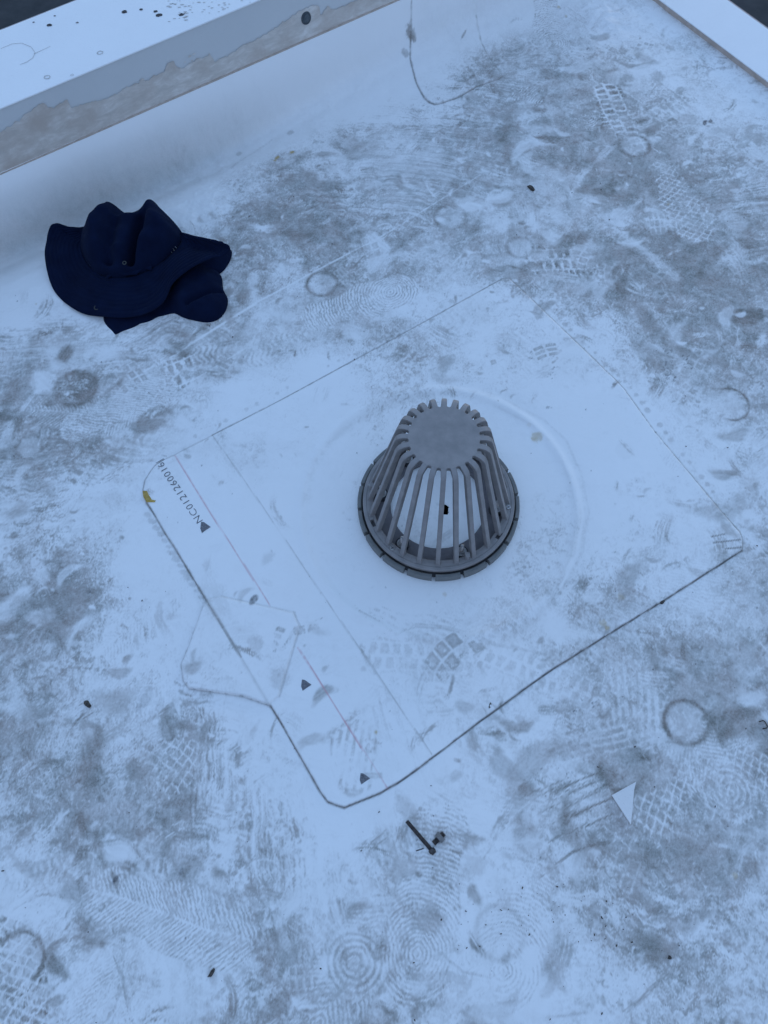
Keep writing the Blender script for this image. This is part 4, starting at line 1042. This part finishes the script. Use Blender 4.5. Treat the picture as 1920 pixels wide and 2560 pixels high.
# crown as a folded cloth mound over its footprint
def mound(name, poly_px, hfun, cell, parent, zb=0.0):
    P = [tuple(PX(x, y, z)[:2]) for x, y, z in poly_px]
    P = [tuple(p) for p in catmull([(*p, 0) for p in P], len(P)*6)[:, :2]]
    U, N, u, n, sd, F = polygrid(P, cell)
    z = hfun(u.ravel(), n.ravel(), sd.ravel()); co = np.stack([u.ravel()-HATL.x, n.ravel()-HATL.y, z], -1)
    used = np.zeros(len(co), bool); used[F.ravel()] = True; mp = np.cumsum(used)-1
    return mesh_obj(name, co[used].tolist(), mp[F].tolist(), NAVY, parent, True)
def segd(x, y, a, b):
    ax, ay = a[0], a[1]; vx, vy = b[0]-ax, b[1]-ay; t = np.clip(((x-ax)*vx+(y-ay)*vy)/(vx*vx+vy*vy), 0, 1)
    return np.hypot(x-ax-t*vx, y-ay-t*vy), t
pkA, pkB = PX(268, 505, .085), PX(378, 496, .090)
fA, fB = PX(235, 640, .05), PX(425, 610, .055)
crT, crB = PX(355, 535, .09), PX(335, 672, .03)
cr2T, cr2B = PX(290, 540, .08), PX(283, 672, .03)
def crown_h(x, y, sd):
    z = .024+.066*np.clip(sd/.045, 0, 1)**.5
    d, t = segd(x, y, pkA, fA); z += .026*np.exp(-(d/.024)**2)*(1-.5*t)
    d, t = segd(x, y, pkB, fB); z += .034*np.exp(-(d/.027)**2)*(1-.5*t)
    d, t = segd(x, y, crT, crB); z -= .052*np.exp(-(d/.010)**2)*(.45+.55*t)*np.clip(sd/.02, 0, 1)
    d, t = segd(x, y, cr2T, cr2B); z -= .028*np.exp(-(d/.015)**2)*(.4+.6*t)*np.clip(sd/.02, 0, 1)
    z += .004*np.sin(x*70+y*50)*np.sin(y*90-x*20)*np.clip(sd/.03, 0, 1)
    return z
mound('crown', [(202, 600, .035), (204, 628, .03), (216, 656, .028), (240, 683, .028), (290, 697, .03), (345, 690, .03), (385, 674, .035), (425, 642, .04), (452, 608, .042), (455, 585, .045), (450, 562, .06), (430, 532, .075), (400, 506, .085), (384, 491, .088), (366, 491, .088), (345, 504, .08), (310, 507, .078), (285, 499, .08),
                (265, 500, .08), (250, 514, .075), (235, 530, .065), (215, 552, .055), (203, 575, .045)], crown_h, .0022, HAT)
cA, cB = PX(470, 760, .02), PX(556, 722, .02)
def flap_h(x, y, sd):
    right = sstep(PX(400, 790)[0], PX(470, 790)[0], x)
    z = .0015+(.006+.026*right)*np.clip(sd/.03, 0, 1)**.5
    d, t = segd(x, y, cA, cB); z -= .014*np.exp(-(d/.007)**2)*right*np.clip(sd/.01, 0, 1)
    d, t = segd(x, y, PX(400, 760), PX(290, 800)); z += .006*np.exp(-(d/.02)**2)
    return z+.002*np.sin(x*110)*np.sin(y*130)*np.clip(sd/.02, 0, 1)
mound('neck_flap', [(245, 780, 0), (252, 797, 0), (268, 821, 0), (287, 843, 0), (292, 843, 0), (330, 828, 0), (373, 811, 0), (405, 797, 0), (435, 788, 0), (455, 796, 0), (477, 803, 0), (519, 810, 0), (549, 801, 0), (567, 778, 0), (571, 750, 0), (560, 726, 0), (557, 700, 0), (546, 677, .01), (520, 655, .01), (460, 650, .01), (400, 670, .01), (320, 720, .01)],
      flap_h, .0024, HAT)
# turned-down cloth under the raised right side of the brim
def under_h(x, y, sd): return .006+.030*np.clip(sd/.03, 0, 1)**.6
mound('hat_lining', [(470, 690, .006), (505, 702, .006), (550, 684, .006), (570, 662, .006), (580, 636, .006), (572, 622, .006), (530, 622, .006), (470, 640, .006), (440, 670, .006)], under_h, .003, HAT)
# strap band across the front of the crown, eyelets
bm = bmesh.new(); sp = [PX(262, 698, .033), PX(272, 684, .040), PX(285, 674, .046), PX(310, 680, .045), PX(340, 678, .045), PX(358, 662, .048), PX(378, 668, .046)]
prev = None
for p in sp:
    a = bm.verts.new((p[0]-HATL.x, p[1]-HATL.y+.006, p[2])); b = bm.verts.new((p[0]-HATL.x, p[1]-HATL.y-.006, p[2]-.004))
    if prev: bm.faces.new((prev[0], a, b, prev[1]))
    prev = (a, b)
st_ = bm_obj('strap', bm, NAVY, HAT, True); mod = st_.modifiers.new('s', 'SOLIDIFY'); mod.thickness = .002
EYE = plain_mat('tarnished_brass', (0.035, 0.037, 0.036), (0.07, 0.07, 0.062), 300, .5, 0, .4)
def torus(bm, R_, r_, c, nrm, n=20, m=8):
    q = Vector(nrm).to_track_quat('Z', 'Y'); rows = []
    for i in range(n):
        a = 2*PI*i/n; row = []
        for j in range(m):
            b = 2*PI*j/m; v = q @ Vector(((R_+r_*math.cos(b))*math.cos(a), (R_+r_*math.cos(b))*math.sin(a), r_*.6*math.sin(b))); row.append(bm.verts.new(Vector(c)+v))
        rows.append(row)
    for i in range(n):
        for j in range(m): bm.faces.new((rows[i][j], rows[(i+1) % n][j], rows[(i+1) % n][(j+1) % m], rows[i][(j+1) % m]))
for (x, y, z, r) in [(241, 769, .0215, .0046), (311, 657, .066, .0036)]:
    p = PX(x, y, z); bm = bmesh.new(); torus(bm, r, .0011, (p[0]-HATL.x, p[1]-HATL.y, z), (0, -.25, 1)); bm_obj('eyelet', bm, EYE, HAT, True)

# ------------------------------------------------------------------ loose bolts
def place_along(o, a, b):
    a = Vector(a); b = Vector(b); o.location = a; o.rotation_mode = 'QUATERNION'; o.rotation_quaternion = (b-a).to_track_quat('Z', 'Y')
a, b = PX(1082, 2129, .0045), PX(1017, 2053, .0032); Lr = float(np.linalg.norm(b-a))
t = empty('long_bolt', (0, 0, 0), 'long thin dark threaded bolt lying on the roof, pointing away from the short bolt', 'bolt')
place_along(t, a, b)
bm = bmesh.new(); threaded(bm, 0, 0, .004, Lr, .0034, .0012, 12); bm_obj('shank', bm, BOLT, t, True, 60)
bm = bmesh.new(); cyl(bm, 0, 0, -.001, .0045, .0052, 6); cyl(bm, 0, 0, -.004, -.0011, .0036, 12, .0046); bm_obj('head', bm, BOLT, t)
a, b = PX(1084, 2109, .0065), PX(1110, 2083, .0085); Lr = float(np.linalg.norm(b-a))
t = empty('short_bolt', (0, 0, 0), 'short thick bolt carrying a grey hex nut, beside the lower end of the long bolt', 'bolt')
place_along(t, a, b)
bm = bmesh.new(); threaded(bm, 0, 0, 0, Lr, .0044, .0014, 14); bm_obj('shank', bm, BOLT, t, True, 60)
bm = bmesh.new(); cyl(bm, 0, 0, Lr*.50, Lr*.78, .0085, 6, rot=.4); cyl(bm, 0, 0, Lr*.44, Lr*.499, .0078, 16); bm_obj('nut', bm, NUTM, t)

# ------------------------------------------------------------------ membrane scrap, wire, flakes
def prism(name, pts, z0, z1, mat, label, cat, parent=None, group=None):
    bm = bmesh.new(); lo = [bm.verts.new((p[0], p[1], z0)) for p in pts]; hi = [bm.verts.new((p[0], p[1], z1 if len(p) < 3 else p[2])) for p in pts]
    n = len(pts)
    for k in range(n): bm.faces.new((lo[k], lo[(k+1) % n], hi[(k+1) % n], hi[k]))
    bm.faces.new(hi); bm.faces.new(lo[::-1]); o = bm_obj(name, bm, mat)
    return tag(o, label, cat, group)
tri = [PX(1527, 1989), PX(1588, 1955), PX(1583, 1975), PX(1574, 2062)]
tri = [(tri[0][0], tri[0][1], .0075), (tri[1][0], tri[1][1], .0065), (tri[2][0], tri[2][1], .0062), (tri[3][0], tri[3][1], .0085)]
prism('membrane_scrap', tri, .0044, .007, SCRAP, 'small white triangular scrap of membrane lying on the dirty roof at lower right', 'scrap')
def tubepts(name, pts, r, mat, label, cat):
    bm = bmesh.new(); prev = None; P = [Vector(p) for p in pts]
    for i, p in enumerate(P):
        d = (P[min(i+1, len(P)-1)]-P[max(i-1, 0)]).normalized(); s = d.cross(Vector((0, 0, 1))).normalized(); u_ = s.cross(d)
        row = [bm.verts.new(p+r*(math.cos(a)*s+math.sin(a)*u_)) for a in [2*PI*k/7 for k in range(7)]]
        if prev:
            for k in range(7): bm.faces.new((prev[k], prev[(k+1) % 7], row[(k+1) % 7], row[k]))
        else: bm.faces.new(row)
        prev = row
    bm.faces.new(prev[::-1]); return tag(bm_obj(name, bm, mat, None, True), label, cat)
z = .0045
tubepts('bent_wire', [PX(1898, 1804, z), PX(1908, 1801, z), PX(1912, 1804, z), PX(1919, 1816, z), PX(1917, 1820, z), PX(1907, 1822, z)], .0008, GRIT, 'small black bent wire at the right edge of the picture', 'wire')
tubepts('metal_sliver', [PX(1040, 2127, z), PX(1050, 2124, z), PX(1059, 2121, z)], .0008, BOLT, 'thin dark metal sliver beside the head of the long bolt', 'metal sliver')
pts = [(359, 1231), (370, 1231), (374, 1240), (382, 1253), (392, 1255), (389, 1259), (369, 1259), (361, 1246)]
prism('sealant_flake', [tuple(PX(*p)[:2]) for p in pts], .0036, .0070, GLUE, 'mustard yellow flake of dried sealant at the left corner of the square patch', 'sealant')
def chip(px, py, r, label, cat='debris', el=1.6, an=.6, mat=None, name='debris_chip'):
    p = PX(px, py); bm = bmesh.new(); n = 9; lo, hi = [], []
    for k in range(n):
        a = 2*PI*k/n; q = r*(.7+.5*random.random()); x, y = el*q*math.cos(a), q*math.sin(a)
        X, Y_ = x*math.cos(an)-y*math.sin(an), x*math.sin(an)+y*math.cos(an)
        lo.append(bm.verts.new((p[0]+X, p[1]+Y_, .0035))); hi.append(bm.verts.new((p[0]+X*.7, p[1]+Y_*.7, .0045+r*.6)))
    for k in range(n): bm.faces.new((lo[k], lo[(k+1) % n], hi[(k+1) % n], hi[k]))
    bm.faces.new(hi); return tag(bm_obj(name, bm, mat or GRIT), label, cat)
chip(1327, 474, .0055, 'dark oblong stone chip on the dirty roof above and right of the drain', el=1.9, an=-.9)
chip(220, 1761, .0055, 'dark ragged crumb on the pale roof at lower left, far left of the eight-sided patch', el=1.6, an=-.9)
chip(531, 2432, .0035, 'dark thin splinter near the bottom left of the picture', el=2.4, an=.8)
chip(1654, 1507, .0032, 'brown crumb caught on the lower right edge of the square patch', el=1.8)
chip(1225, 1765, .003, 'small dark sliver just inside the lower edge of the square patch', el=2.6, an=1.2)
chip(1672, 2393, .0032, 'black grain on the pale roof at lower right, below the triangular scrap', el=1.1)
bm = bmesh.new(); gr = np.random.default_rng(9)
pts = []
for k in range(230):
    x, y = 1920*gr.random(), 300+2260*gr.random()
    u, n = PU(x, y)
    if n > 1.5 or math.hypot(u-DRU, n-DRN) < .17: continue
    pts.append((x, y, .0004+.0008*gr.random()**3))
for k in range(60): pts.append((1100+500*gr.random()**1, 2180+200*gr.random(), .0004+.0008*gr.random()**2))
for x, y, r in pts:
    p = PX(x, y); zz = float(surf_z(np.array([UN(p)[0]]), np.array([UN(p)[1]]))[0]); e = 1+1.5*gr.random(); th_ = gr.random()*3
    top_ = bm.verts.new((p[0], p[1], zz+.0030+r*1.2)); ring = []
    for k in range(5):
        a = 2*PI*k/5; X, Yy = e*r*math.cos(a), r*math.sin(a); ring.append(bm.verts.new((p[0]+X*math.cos(th_)-Yy*math.sin(th_), p[1]+X*math.sin(th_)+Yy*math.cos(th_), zz+.0015)))
    for k in range(5): bm.faces.new((ring[k], ring[(k+1) % 5], top_))
tag(bm_obj('grit', bm, GRIT), 'fine dark grit scattered over the roof', None, None, 'stuff')
